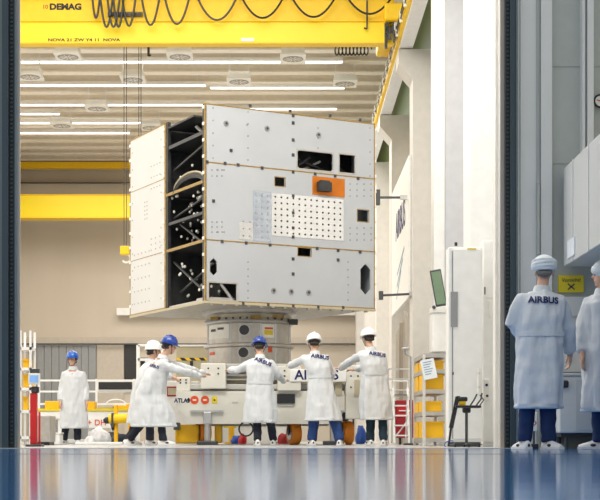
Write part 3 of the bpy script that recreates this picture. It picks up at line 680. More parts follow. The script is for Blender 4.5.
def person(label, Y0, J, fwd, coat, helmet='white', trousers='navy', head_f=None, hand=None, toe=None, group=None, hair='hairb', back_text=True, tpos=None, tsize=.115, foldseed=0, legr=1.0, text_w=1.0, belt=True):
    """J: joints as (px, py, dY).  coat: sections (px, py, dY, rx, ry)."""
    g = lambda q: W(q[0], q[1], Y0+q[2])
    f = Vector((fwd[0], fwd[1], 0)).normalized(); r = Vector((f.y, -f.x, 0))
    j = {k: g(v) for k, v in J.items()}
    for q_ in ('l', 'r'): j['sh_'+q_] = j['sh_'+q_]*.94+j['neck']*.06-Vector((0, 0, .025))
    base = (j['an_l']+j['an_r'])/2; base.z = 0
    t = thing('person', label, 'person', base, group)
    hf = Vector(head_f) if head_f else f
    # body
    mb = MB(); c = j['head']; Rm, P = add_head(mb, c, hf)
    mb.tube([j['neck']-Vector((0, 0, .06)), j['neck'], c+Vector((0, 0, -.03))], [.075, .056, .055], 14)
    pel = j['pelvis']; ch = j['neck']*.8+pel*.2
    mb.tube([pel-Vector((0, 0, .08)), pel, (pel+ch)/2, ch, j['neck']-Vector((0, 0, .04))], [.10, .135, .12, .13, .07], 16)
    for s_ in ('l', 'r'):
        mb.tube([ch, j['sh_'+s_]], [.08, .058], 12); mb.tube([j['sh_'+s_], j['el_'+s_], j['wr_'+s_]], [.050, .038, .027], 12)
        sg = 1 if s_ == 'l' else -1
        mb.tube([pel+r*(-.07*sg), j['hip_'+s_], j['kn_'+s_], j['an_'+s_]], [.09, .078, .055, .038], 12)
        tf = Vector((toe or {}).get(s_, (f.x, f.y, 0))).normalized()
        mb.tube([j['an_'+s_], Vector((j['an_'+s_].x, j['an_'+s_].y, .045))+tf*.02, Vector((j['an_'+s_].x, j['an_'+s_].y, .035))+tf*.13], [.036, .036, .026], 10)
        hd = (hand or {}).get(s_)
        if hd is None: hd = ((j['wr_'+s_]-j['el_'+s_]), (0, 0, -1), 1, .35)
        add_hand(mb, j['wr_'+s_]+Vector(hd[0]).normalized()*.02, hd[0], hd[1], hd[2], hd[3])
    me = remesh(mb, .0085, 2); shift_mesh(me, base)
    link_mesh('body', me, M['skin'], t, True)
    # eyes
    for s_ in (-1, 1): MB().ball(P(.03*s_, .083, .002), .011, .007, .008, Rm, 10).build('eye', M['eye'], t, True)
    # hair
    hmb = MB(); hmb.ball(P(0, -.022, .02), .084, .094, .088, Rm, 20); hmb.tube([P(-.055, -.07, -.03), P(0, -.09, -.035), P(.055, -.07, -.03)], [.03, .036, .03], 12)
    hmb.build('hair', M[hair], t, True)
    # helmet / cap
    ur = Rm @ Vector((0, 0, 1))
    if helmet in ('cap',):
        mb = MB(); mb.ball(P(0, -.012, .055), .108, .122, .098, Rm, 28)
        o = None
        for k, z in enumerate((.015, .038, .062, .086)):
            rr = .108*math.sqrt(max(.05, 1-((z-.055)/.105)**2)); pts = [P((rr+.004)*math.cos(a), -.012+(rr*1.12+.004)*math.sin(a), z+.010*math.sin(a+k)) for a in [2*math.pi*i/28 for i in range(29)]]
            mb.tube(pts, .013, 8)
        me = remesh(mb, .008, 3); shift_mesh(me, base); link_mesh('cloth_cap', me, M['cap'], t, True)
    else:
        col = M[helmet]
        prof = [(.118, .0), (.120, .012), (.117, .045), (.103, .085), (.075, .115), (.04, .131), (.004, .135)]
        mb = MB(); n = 32
        mb.rings([[P(q*math.cos(2*math.pi*i/n), -.01+q*1.13*math.sin(2*math.pi*i/n), .028+z) for i in range(n)] for q, z in prof])
        hl = mb.build('helmet', col, t, True)
        br = MB(); br.rings([[P(q*math.cos(2*math.pi*i/n), -.01+(q*1.13+(ex if math.sin(2*math.pi*i/n) > 0 else .006)*abs(math.sin(2*math.pi*i/n)))*math.sin(2*math.pi*i/n), z) for i in range(n)] for q, z, ex in ((.112, .022, 0), (.130, .020, .035), (.131, .028, .036), (.116, .036, 0))])
        br.build('brim', col, hl, True)
        br = MB(); br.tube([P(0, .10, .10), P(0, .06, .150), P(0, -.01, .168), P(0, -.08, .150), P(0, -.125, .09)], .014, 8); br.build('ridge', col, hl, True)
        st = MB()
        for s_ in (-1, 1): st.tube([P(.088*s_, .01, .03), P(.08*s_, .03, -.04), P(.03*s_, .055, -.118), P(0, .06, -.12)], .005, 6)
        st.tube([P(.088*math.cos(a), -.015+.108*math.sin(a), .008) for a in [math.pi+math.pi*i/12 for i in range(13)]], .012, 8)
        st.build('helmet_strap', M['blk'], hl, True)
    # lab coat
    mb = MB(); n = 40; RR = []
    for i, (px, py, dY, rx, ry) in enumerate(coat):
        c_ = W(px, py, Y0+dY); low = max(0, 1-i/3.0)
        ring = []
        for a_ in range(n):
            a = 2*math.pi*a_/n; k = 1+low*(.045*math.sin(7*a+foldseed)+.03*math.sin(11*a+foldseed*2.3)); cs, sn_ = math.cos(a), math.sin(a)
            pw = 2.5 if i < len(coat)-2 else 2.0; sq = (abs(cs)**pw+abs(sn_)**pw)**(-1/pw)
            ring.append(c_+(r*rx*cs+f*ry*sn_)*sq*k)
        RR.append(ring)
    mb.rings(RR)
    for s_ in ('l', 'r'):
        S_, E, Wr = j['sh_'+s_], j['el_'+s_], j['wr_'+s_]
        mb.tube([S_*.45+j['neck']*.55-Vector((0, 0, .05)), S_, S_*.5+E*.5, E, E*.45+Wr*.55, Wr-(Wr-E).normalized()*.01], [.080, .074, .067, .063, .057, .050], 16)
    mb.tube([j['neck']-Vector((0, 0, .05)), j['neck']+Vector((0, 0, .012))], [.095, .068], 20)
    me = remesh(mb, .013, 4)
    hem_z = W(coat[0][0], coat[0][1], Y0).z; top_z = j['neck'].z
    me.update()
    ns = [v.normal.copy() for v in me.vertices]
    for v, nn in zip(me.vertices, ns):
        q = v.co; a = noise.noise(Vector((q.x*9+foldseed, q.y*9, q.z*1.3)))*.022+noise.noise(Vector((q.x*16, q.y*16+foldseed, q.z*6)))*.013+noise.noise(Vector((q.x*6, q.y*6+foldseed, q.z*12)))*.006
        if abs(q.z-hem_z) > .03: v.co += nn*a
    bv = BVHTree.FromPolygons([v.co[:] for v in me.vertices], [p_.vertices[:] for p_ in me.polygons])
    shift_mesh(me, base); ct_ = link_mesh('lab_coat', me, M['coat'], t, True)
    # collar, half belt
    cb = MB(); ax = (c-j['neck']); ax = Vector((ax.x*.4, ax.y*.4, ax.z)).normalized(); nk = j['neck']
    rx_ = ax.cross(f).normalized(); fy = rx_.cross(ax)
    cb.rings([[nk+ax*z+(rx_*math.cos(2*math.pi*i/24)+fy*math.sin(2*math.pi*i/24))*q for i in range(24)] for q, z in ((.092, -.035), (.078, .015), (.070, .035), (.062, .035), (.064, -.03))])
    cb.build('collar', M['coat'], ct_, True)
    def proj(p_, d, bv=bv):
        hit = bv.ray_cast(p_-d*1.0, d); return hit[0], hit[1]
    if belt and tpos:
        wz = coat[2]; c_ = W(wz[0], wz[1], Y0+wz[2]); n2 = 14; rr = []
        for i in range(n2+1):
            a = math.pi+math.pi*(.12+.76*i/n2); d_ = -(r*math.cos(a)+f*math.sin(a)); h, nn = proj(c_+d_*0, d_)
            if h is None: continue
            rr.append([h-d_*.003+Vector((0, 0, -.022)), h-d_*.012+Vector((0, 0, -.02)), h-d_*.012+Vector((0, 0, .02)), h-d_*.003+Vector((0, 0, .022))])
        if len(rr) > 3: MB().rings(rr).build('half_belt', M['coat'], ct_, True)
    if back_text and tpos:
        tc_ = W(tpos[0], tpos[1], Y0); d = Vector(tpos[2]).normalized()   # direction looking onto the coat
        tr = d.cross(Vector((0, 0, 1))).normalized(); roll = R(tpos[3]); tu = tr.cross(d).normalized()
        tr2 = tr*math.cos(roll)+tu*math.sin(roll); tu2 = -tr*math.sin(roll)+tu*math.cos(roll)
        m2 = text_data('AIRBUS', tsize, .035, 0)
        bm_ = bmesh.new(); bm_.from_mesh(m2); bmesh.ops.subdivide_edges(bm_, edges=[e_ for e_ in bm_.edges if e_.calc_length() > .012], cuts=3); bmesh.ops.triangulate(bm_, faces=bm_.faces); bm_.to_mesh(m2); bm_.free()
        for v in m2.vertices:
            p_ = tc_+tr2*v.co.x*text_w+tu2*v.co.y; h, nn = proj(p_, d)
            # cast from in front of the coat
            v.co = (h-d*.016) if h else p_
        shift_mesh(m2, origin_of(ct_)); link_mesh('lettering', m2, M['logo'], ct_)
    # trousers and shoes
    mb = MB()
    for s_ in ('l', 'r'):
        a_ = j['an_'+s_].copy(); a_.z = max(.07, a_.z)
        mb.tube([pel, j['hip_'+s_], (j['hip_'+s_]+j['kn_'+s_])/2, j['kn_'+s_], (j['kn_'+s_]*.5+a_*.5), a_-(a_-j['kn_'+s_]).normalized()*0], [x*legr for x in (.14, .105, .092, .077, .07, .068)], 16)
    me = remesh(mb, .014, 3); me.update()
    ns = [v.normal.copy() for v in me.vertices]
    for v, nn in zip(me.vertices, ns): v.co += nn*noise.noise(Vector((v.co.x*10, v.co.y*10, v.co.z*14+foldseed)))*.010
    shift_mesh(me, base); link_mesh('trousers', me, M[trousers], t, True)
    for s_ in ('l', 'r'):
        a_ = j['an_'+s_]; tf = Vector((toe or {}).get(s_, (f.x, f.y, 0))).normalized(); sdv = Vector((tf.y, -tf.x, 0))
        secs = [(-.085, .030, .028, .055), (-.07, .040, .040, .085), (-.02, .042, .05, .105), (.05, .044, .046, .088), (.12, .050, .040, .066), (.165, .046, .034, .054), (.195, .026, .026, .042)]
        rr = []
        for (l, wd, _, ht) in secs:
            cc = Vector((a_.x, a_.y, 0))+tf*l
            rr.append([cc+sdv*wd*math.cos(a)*(1 if math.sin(a) < 0 else .92)+Vector((0, 0, .022+(ht-.022)*max(0, math.sin(a)))) for a in [2*math.pi*i/16 for i in range(16)]])
        sh = MB().rings(rr).build('shoe', M['shoe'], t, True)
        rr = []
        for (l, wd, _, ht) in secs:
            cc = Vector((a_.x, a_.y, 0))+tf*l*1.03; rr.append([cc-sdv*(wd+.005)+Vector((0, 0, .002)), cc+sdv*(wd+.005)+Vector((0, 0, .002)), cc+sdv*(wd+.006)+Vector((0, 0, .026)), cc-sdv*(wd+.006)+Vector((0, 0, .026))])
        MB().rings(rr).build('sole', M['shoe'], sh)
        cc = Vector((a_.x, a_.y, .04)); sb = MB().bar(cc+tf*.02+sdv*.045, cc+tf*.02-sdv*.045, .03, .03); sb.b.free(); 
        for q in (-1, 1): MB().ball(cc+sdv*q*.038+tf*.06, .012, .03, .016, Matrix((sdv, tf, Vector((0, 0, 1)))).transposed(), 8).build('shoe_patch', M['sole'], sh, True)
        MB().ball(cc-tf*.078, .018, .014, .020, Matrix((sdv, tf, Vector((0, 0, 1)))).transposed(), 8).build('heel_patch', M['sole'], sh, True)
    return t

# P1 far left, facing the door
person('person standing alone at the far left, blue helmet, facing the doorway', 27,
 dict(head=(72.5, 359.5, 0), neck=(73, 368, .02), pelvis=(74, 399, 0), sh_r=(82.5, 373.5, 0), el_r=(86, 388, .02), wr_r=(87, 401, -.1), sh_l=(64.5, 373.5, 0), el_l=(61.5, 388, .02), wr_l=(60.5, 401, -.08),
      hip_r=(78, 402, 0), kn_r=(77.5, 424, -.02), an_r=(77.5, 440, 0), hip_l=(69, 402, 0), kn_l=(66, 424, 0), an_l=(64, 440, .05)),
 (-.1, -1), [(74.5, 428.5, 0, .27, .19), (74, 412, 0, .255, .18), (74, 398, 0, .225, .16), (73.5, 386, 0, .205, .15), (73.5, 377, 0, .20, .135), (73.4, 372, 0, .14, .10)],
 helmet='hblue', trousers='navy', back_text=False, foldseed=1.2, hand={'l': ((0, -.1, -1), (1, 0, 0), 1, .3), 'r': ((0, -.1, -1), (-1, 0, 0), 1, .3)}, toe={'l': (-.5, -1, 0), 'r': (.25, -1, 0)})
# P3 behind the left pusher
person('person in white helmet mostly hidden behind the blue helmeted pusher on the left', 23.15,
 dict(head=(154, 351, 0), neck=(150.5, 361, 0), pelvis=(143, 395, 0), sh_r=(150, 366, -.15), el_r=(163, 374, -.1), wr_r=(171, 377, 0), sh_l=(151, 366, .18), el_l=(164, 373, .15), wr_l=(171, 376, .1),
      hip_r=(143, 398, -.08), kn_r=(150, 420, -.08), an_r=(150, 440.5, -.1), hip_l=(142, 398, .1), kn_l=(138, 420, .1), an_l=(128, 440.5, .1)),
 (1, .25), [(143, 424, 0, .22, .27), (143, 408, 0, .2, .23), (143.5, 394, 0, .18, .19), (146, 380, 0, .19, .17), (149, 369, 0, .2, .15), (150, 364, 0, .13, .10)],
 helmet='hwhite', trousers='navy', back_text=False, foldseed=3.1)
# P2 left pusher in blue helmet
person('person in blue helmet leaning forward and pushing the left end of the trolley', 22.3,
 dict(head=(169.5, 346, .0), neck=(163, 357, 0), pelvis=(150, 397, 0), sh_r=(162, 364, -.17), el_r=(182, 371, -.12), wr_r=(200, 376, .35), sh_l=(165, 361, .16), el_l=(186, 368, .2), wr_l=(204, 374, .85),
      hip_r=(151, 400, -.09), kn_r=(161, 419, -.05), an_r=(163, 441, -.08), hip_l=(148, 400, .09), kn_l=(141, 424, .05), an_l=(129, 440, .05)),
 (1, .35), [(153.5, 427, 0, .23, .36), (152.5, 412, 0, .22, .32), (150.5, 395, 0, .19, .24), (154, 381, 0, .2, .215), (158.5, 369, 0, .21, .18), (161.5, 360.5, 0, .14, .11)],
 helmet='hblue2', trousers='navy', head_f=(1, .3, -.25), tpos=(156, 366.5, (.15, 1, 0), -16), tsize=.066, foldseed=5.2, text_w=1.0, legr=.95,
 hand={'r': ((.4, .9, .1), (0, 0, -1), 1, .4), 'l': ((.4, .9, .1), (0, 0, -1), -1, .4)}, toe={'l': (1, .1, 0), 'r': (1, .2, 0)}, belt=False)
# P4 centre pusher in blue helmet
person('person in blue helmet seen from behind, pushing below the adapter drum', 22.6,
 dict(head=(259.5, 346.5, .12), neck=(260, 357, .05), pelvis=(260, 398, 0), sh_l=(249, 363, .05), el_l=(237.5, 370, .15), wr_l=(230.5, 370, .5), sh_r=(270, 362, .05), el_r=(277, 374, .1), wr_r=(283, 381, .5),
      hip_l=(255, 400, 0), kn_l=(257, 420, .03), an_l=(257.5, 440.5, -.1), hip_r=(265, 400, 0), kn_r=(270, 420, 0), an_r=(273.5, 440.5, .1)),
 (.05, 1), [(259.5, 423, 0, .275, .20), (260, 410, 0, .27, .19), (260, 383, 0, .20, .15), (260.5, 373, 0, .215, .15), (260.5, 365, .02, .225, .14), (260, 358.5, .05, .13, .10)],
 helmet='hblue2', trousers='navy', head_f=(.1, 1, -.35), tpos=(263, 362, (-.05, 1, 0), -22), tsize=.088, foldseed=7.7, legr=.95,
 hand={'l': ((-.25, .9, .1), (0, 0, -1), 1, .5), 'r': ((.3, .8, .2), (0, 0, -1), -1, .5)}, toe={'l': (-.1, 1, 0), 'r': (.15, 1, 0)})
# P5
person('person in white helmet and blue jeans, pushing in front of the name board', 22.3,
 dict(head=(314, 343, .1), neck=(315, 353.5, .04), pelvis=(318, 392, 0), sh_l=(303.5, 358, .05), el_l=(296.5, 363, .3), wr_l=(291, 365.5, .7), sh_r=(326, 357.5, .05), el_r=(332.5, 372, .15), wr_r=(331, 379, .6),
      hip_l=(314, 396, 0), kn_l=(314, 419, .05), an_l=(312, 440.5, 0), hip_r=(324, 396, 0), kn_r=(334, 419, 0), an_r=(340, 440.5, -.1)),
 (-.05, 1), [(323.5, 421, 0, .29, .22), (322, 405, 0, .25, .20), (319.5, 377, 0, .178, .15), (318, 368, 0, .195, .15), (316.5, 359.5, .02, .21, .14), (315, 354.5, .04, .13, .10)],
 helmet='hwhite', trousers='jean', head_f=(-.15, 1, -.3), tpos=(320, 357, (0, 1, 0), -8), tsize=.088, foldseed=9.4, legr=1.15,
 hand={'l': ((-.1, .95, .1), (0, 0, -1), 1, .5), 'r': ((-.1, .95, .1), (0, 0, -1), -1, .5)}, toe={'l': (-.25, 1, 0), 'r': (.3, 1, 0)})
# P6
person('person in white helmet at the right trolley end, both arms stretched left', 22.4,
 dict(head=(368, 338, .1), neck=(371, 349.5, .04), pelvis=(376, 390, 0), sh_l=(361, 354, .1), el_l=(349, 362, .35), wr_l=(340.5, 368, .8), sh_r=(383, 354, .0), el_r=(368, 366, .48), wr_r=(355.5, 369.5, .75),
      hip_l=(372, 394, 0), kn_l=(371, 418, .05), an_l=(370, 440.5, 0), hip_r=(380, 394, 0), kn_r=(382.5, 418, 0), an_r=(383.5, 440.5, -.1)),
 (-.3, 1), [(376.5, 420, 0, .265, .19), (376, 403, 0, .255, .18), (374.5, 374, 0, .20, .15), (374, 365, 0, .215, .15), (372.5, 356, .02, .225, .14), (371.5, 350.5, .04, .13, .10)],
 helmet='hwhite', trousers='teal', head_f=(-.4, 1, -.2), tpos=(377, 354.5, (-.03, 1, 0), -8), tsize=.084, foldseed=12.4,
 hand={'l': ((-.6, .7, 0), (0, 0, -1), 1, .3), 'r': ((-.7, .6, 0), (0, 0, -1), -1, .3)}, toe={'l': (-.25, 1, 0), 'r': (.15, 1, 0)})
# P7 near right
person('person in white cloth cap, back turned, standing before the right door edge', 13.3,
 dict(head=(544, 271, .06), neck=(542, 290, .02), pelvis=(540, 362, 0), sh_l=(521, 299, 0), el_l=(509.5, 323, .0), wr_l=(526, 342, .22), sh_r=(560, 298, 0), el_r=(568.5, 328, .02), wr_r=(570, 352, .12),
      hip_l=(533, 366, 0), kn_l=(527, 408, .02), an_l=(524.5, 442, 0), hip_r=(547, 366, 0), kn_r=(548, 408, 0), an_r=(548.5, 442, -.02)),
 (.1, 1), [(538.5, 409, 0, .225, .18), (538.5, 385, 0, .225, .18), (540, 335, 0, .215, .16), (541, 317, 0, .22, .16), (541.5, 301, .01, .235, .14), (542, 292, .02, .13, .10)],
 helmet='cap', trousers='jean2', head_f=(.15, 1, -.05), hair='hairg', tpos=(541, 301.5, (.0, 1, 0), -3), tsize=.086, foldseed=15.5, legr=1.05,
 hand={'l': ((.6, .6, 0), (0, 0, -1), -1, .5), 'r': ((.02, .2, -1), (-1, 0, 0), 1, .5)}, toe={'l': (-.35, 1, 0), 'r': (.45, -.9, 0)})
# P8 at the frame edge
person('person in white cloth cap cut by the right edge of the picture', 13.7,
 dict(head=(604, 275, .0), neck=(603, 292, .02), pelvis=(605, 362, 0), sh_l=(588, 301, 0), el_l=(582, 331, .0), wr_l=(582.5, 353, -.1), sh_r=(622, 301, 0), el_r=(630, 331, .02), wr_r=(628, 355, -.1),
      hip_l=(598, 366, 0), kn_l=(599, 408, .02), an_l=(599, 442, 0), hip_r=(613, 366, 0), kn_r=(615, 408, 0), an_r=(616, 442, .02)),
 (-.6, .8), [(604, 412, 0, .24, .20), (604, 388, 0, .235, .19), (604, 340, 0, .215, .17), (604, 320, 0, .215, .16), (604, 304, .0, .22, .14), (603.5, 295, .0, .13, .10)],
 helmet='cap', trousers='jean2', head_f=(-.95, .3, 0), hair='hairb', back_text=False, foldseed=18.5,
 hand={'l': ((-.1, -.1, -1), (1, 0, 0), -1, .5), 'r': ((0, -.1, -1), (-1, 0, 0), 1, .3)}, toe={'l': (-1, .1, 0), 'r': (-.6, 1, 0)})

# ------------------------------------------------------------------ left side equipment
def BX(px0, px1, py0, py1, Y, d):   # box whose near face fills the given rectangle at depth Y
    a = W(px0, py1, Y); b_ = W(px1, py0, Y); return (a.x, b_.x, Y, Y+d, max(0, a.z), b_.z)
def solid(name, label, cat, parts, group=None):
    """parts: list of (name, MB, material, smooth)"""
    xs = [v.co for p_ in parts for v in p_[1].b.verts]
    loc = Vector(((min(v.x for v in xs)+max(v.x for v in xs))/2, (min(v.y for v in xs)+max(v.y for v in xs))/2, min(v.z for v in xs)))
    t = thing(name, label, cat, loc, group)
    for p_ in parts: p_[1].build(p_[0], M[p_[2]], t, len(p_) > 3 and p_[3])
    return t
def rack(label, x0, x1, Y, d, zs, top, post_w, m_, shelf_m, name='storage_rack'):
    P = []
    for x in (x0, x1):
        for y in (Y, Y+d): P.append(('post', MB().box(x-post_w/2, x+post_w/2, y-post_w/2, y+post_w/2, 0, top), m_))
    for z in zs: P.append(('shelf', MB().box(x0-post_w/2, x1+post_w/2, Y-post_w/2, Y+d+post_w/2, z-.02, z+.02), shelf_m))
    return solid(name, label, 'rack', P)
rack('tall white rack beside the left door edge holding yellow boxes', W(20.5, 0, 20.6).x, W(30.5, 0, 20.6).x, 20.6, .35, [.12, .5, .83, 1.12, 1.42], 1.68, .03, 'white', 'white')
def bin_(label, x0, x1, y, d, z0, z1, m_='ylw', group=None, name='storage_bin'):
    mb = MB(); r_ = .012; mb.box(x0, x1, y, y+r_, z0, z1).box(x0, x1, y+d-r_, y+d, z0, z1).box(x0, x0+r_, y+r_, y+d-r_, z0, z1).box(x1-r_, x1, y+r_, y+d-r_, z0, z1).box(x0+r_, x1-r_, y+r_, y+d-r_, z0, z0+r_)
    return solid(name, label, 'box', [('bin_body', mb, m_), ('rim', MB().box(x0-.012, x1+.012, y-.012, y, z1-.03, z1), m_)], group)
xa, xb = W(20.5, 0, 20.6).x+.03, W(30.5, 0, 20.6).x-.03
bin_('yellow box on the top shelf of the left white rack', xa, xa+.11, 20.65, .25, .86, 1.04); bin_('yellow box high in the left white rack, just under its second shelf', xa, xb, 20.65, .25, 1.145, 1.27)
bin_('yellow box on the middle shelf of the left white rack', xa, xb-.03, 20.65, .25, .525, .72)
Yq = 18.8
px = 34.6; c = W(px, 444, Yq)
solid('monitor_stand', 'red pole stand carrying a small blue monitor near the left door edge', 'stand',
 [('base_plate', MB().bev(c.x-.10, c.x+.11, Yq-.13, Yq+.13, 0, .03, .01), 'dgrey'), ('pole', MB().bev(c.x-.055, c.x+.035, Yq-.04, Yq+.04, .03, W(0, 393, Yq).z, .01), 'red'), ('rear_pole', MB().bev(c.x+.05, c.x+.075, Yq, Yq+.03, .03, .46, .006), 'red'),
  ('joint', MB().bev(c.x-.04, c.x+.06, Yq-.05, Yq+.04, W(0, 393, Yq).z, W(0, 386.5, Yq).z, .015), 'blk'), ('monitor', MB().bev(c.x-.075, c.x+.08, Yq-.06, Yq-.02, W(0, 384.6, Yq).z, W(0, 373.5, Yq).z, .008), 'wdot'),
  ('screen', MB().box(c.x-.055, c.x+.06, Yq-.066, Yq-.058, W(0, 382.5, Yq).z, W(0, 375.5, Yq).z), 'screen'), ('mount', MB().box(c.x-.06, c.x+.06, Yq-.02, Yq+.06, W(0, 376, Yq).z, W(0, 369, Yq).z), 'dgrey'), ('neck', MB().bar((c.x, Yq, .84), (c.x, Yq+.01, .95), .03), 'blk')])
a = BX(28.5, 50.5, 415.5, 444, 22.5, .5)
solid('steel_cabinet', 'low brushed steel cabinet behind the red monitor stand', 'cabinet',
 [('cabinet_body', MB().bev(a[0], a[1], a[2], a[3], .05, a[5], .01), 'steel'), ('door', MB().box(a[0]+.02, (a[0]+a[1])/2-.01, a[2]-.012, a[2], .08, a[5]-.03), 'steel'), ('door', MB().box((a[0]+a[1])/2+.01, a[1]-.02, a[2]-.012, a[2], .08, a[5]-.03), 'alu'), ('plinth', MB().box(a[0]+.02, a[1]-.02, a[2]+.03, a[3], 0, .05), 'blk')])
# long white and yellow platform machine
Yq = 29.5
zt_ = W(0, 411, Yq).z
x0, x1 = W(36, 0, Yq).x, W(134, 0, Yq).x
P = [('deck', MB().bev(x0, x1, Yq, Yq+1.0, W(0, 419, Yq).z, zt_, .02), 'white'), ('yellow_edge', MB().box(x0-.01, x1+.01, Yq-.02, Yq+1.0, zt_, zt_+.05), 'ylab'), ('front_panel', MB().box(W(83, 0, Yq).x, W(112, 0, Yq).x, Yq-.03, Yq, W(0, 428, Yq).z, W(0, 418, Yq).z), 'white')]
for q in (38, 52, 60, 90, 112, 131): P.append(('leg', MB().box(W(q, 0, Yq).x-.05, W(q, 0, Yq).x+.05, Yq+.05, Yq+.15, 0, W(0, 419, Yq).z), 'white'))
for q in range(5): P.append(('yellow_tray', MB().bev(W(44+q*18, 0, Yq).x, W(58+q*18, 0, Yq).x, Yq+.1, Yq+.5, zt_+.05, zt_+.05+[.16, .1, .15, .06, .1][q], .01), 'ylw' if q % 2 == 0 else 'ply'))
t = solid('assembly_bench', 'long white bench with yellow top edge behind the lone worker on the left', 'bench', P)
text('lettering', '+ DH', .17, M['oran'], T(W(97, 422.8, Yq)+Vector((0, -.035, 0))) @ FACE, t, bold=.01)
MB().bev(x0+.1, x1-.1, Yq+.3, Yq+.9, 0, .1, .02).build('base_frame', M['white'], t)
# railing
Yq = 33.5; P = []
for q in (39, 66, 96.5, 134): P.append(('railing_post', MB().bar(W(q, 0, Yq)*1-Vector((0, 0, W(q, 0, Yq).z)), Vector((W(q, 0, Yq).x, Yq, W(0, 379, Yq).z)), .05), 'white'))
for q in (380.5, 391.5, 404): P.append(('rail', MB().bar((W(37, 0, Yq).x, Yq, W(0, q, Yq).z), (W(136, 0, Yq).x, Yq, W(0, q, Yq).z), .045), 'white'))
solid('railing', 'white pipe railing behind the long bench at the left', 'railing', P)
a = BX(98.5, 132, 382, 389.5, Yq-.08, .04)
solid('sign_board', 'long black sign board fixed on the white railing', 'sign', [('board', MB().box(*a), 'blk'), ('frame', MB().box(a[0]-.03, a[1]+.03, a[2]+.02, a[3]+.012, a[4]-.03, a[5]+.03), 'white')])
# yellow post
Yq = 25; x = W(116, 0, Yq).x
solid('yellow_stand', 'yellow post stand with a thick horizontal yellow tube left of the pushers', 'stand',
 [('post', MB().tube([(x, Yq, .03), (x, Yq, W(0, 405, Yq).z)], .035, 14), 'ylw', True), ('cross_tube', MB().tube([W(109, 419, Yq-.05), W(133, 418, Yq-.05)], [.085, .085], 20), 'yellow2', True), ('end_cap', MB().tube([W(103.5, 421, Yq-.05), W(106, 420.5, Yq-.05), W(109, 420.2, Yq-.05)], [.03, .06, .06], 14), 'blk', True),
  ('side_tube', MB().tube([(x-.1, Yq+.02, .45), (x-.04, Yq+.02, .25)], .03, 8), 'navy'), ('rear_post', MB().tube([W(129.5, 440, Yq+.2), W(129.5, 414, Yq+.2)], .025, 8), 'ylw'), ('foot', MB().bev(x-.35, x+.35, Yq-.05, Yq+.05, 0, .03, .01), 'steel'), ('foot', MB().bev(x-.05, x+.05, Yq-.3, Yq+.3, 0, .03, .01), 'steel'),
  ('clamp', MB().bev(x-.07, x-.03, Yq-.14, Yq+.06, .3, .56, .01), 'dgrey'), ('top_hook', MB().tube([(x, Yq, .7)]+[(x+.18*math.cos(a_)*(1 if q else -1)+(.18 if not q else -.18)*-1*0, Yq, .7+.1*math.sin(a_)) for q in (1,) for a_ in [R(k*20) for k in range(10)]], .012, 6), 'white')])
def lump(name, label, cat, c, r, m_, seed=0, group=None):
    mb = MB(); t_ = bmesh.new(); bmesh.ops.create_icosphere(t_, subdivisions=3, radius=1)
    for v in t_.verts:
        k = 1+.28*noise.noise(v.co*1.6+Vector((seed, 0, 0)))+.08*noise.noise(v.co*5+Vector((0, seed, 0))); v.co = Vector((v.co.x*r[0]*k, v.co.y*r[1]*k, max(-.55*r[2], v.co.z*r[2]*k)))
    zmin = min(v.co.z for v in t_.verts)
    mb.add(t_, Matrix.Translation(Vector((c[0], c[1], -zmin+c[2]))))
    o = mb.build(name, M[m_], None, True); return tag(o, label, cat, group)
lump('wrapped_bundle', 'crumpled plastic wrapped bundle on the floor right of the lone worker', 'bundle', (W(99, 0, 27).x, 27, 0), (.22, .2, .20), 'wrap', 1)
lump('wrapped_bundle', 'small crumpled clear bundle on the floor left of the yellow post', 'bundle', (W(90, 0, 26.3).x, 26.3, 0), (.10, .1, .10), 'wrap', 5)
lump('equipment_bag', 'black bag on the floor behind the yellow post stand', 'bag', (W(112, 0, 27.6).x, 27.6, 0), (.20, .2, .16), 'blk', 3)
lump('equipment_bag', 'dark bag on the floor right of the yellow post stand', 'bag', (W(125, 0, 26.6).x, 26.6, 0), (.2, .16, .13), 'navy', 9)
a = BX(44, 60, 434, 444, 24, .35); solid('white_crate', 'low white crate on the floor between steel cabinet and lone worker', 'crate', [('crate_body', MB().bev(a[0], a[1], a[2], a[3], 0, a[5], .02), 'white'), ('lid', MB().bev(a[0]-.01, a[1]+.01, a[2]-.01, a[3]+.01, a[5], a[5]+.025, .008), 'vent'), ('latch', MB().box(a[0]+.08, a[0]+.13, a[2]-.015, a[2], a[5]-.03, a[5]+.01), 'blk')])
a = BX(84, 130, 440, 444.5, 24.3, .3); solid('floor_duct', 'low white duct lying on the floor under the yellow post stand', 'duct', [('channel', MB().bev(a[0], a[1], 24.0-.75, 24.0-.45, 0, .05, .01), 'white'), ('end_cap', MB().box(a[0]-.02, a[0], 23.25, 23.55, 0, .05), 'steel')])
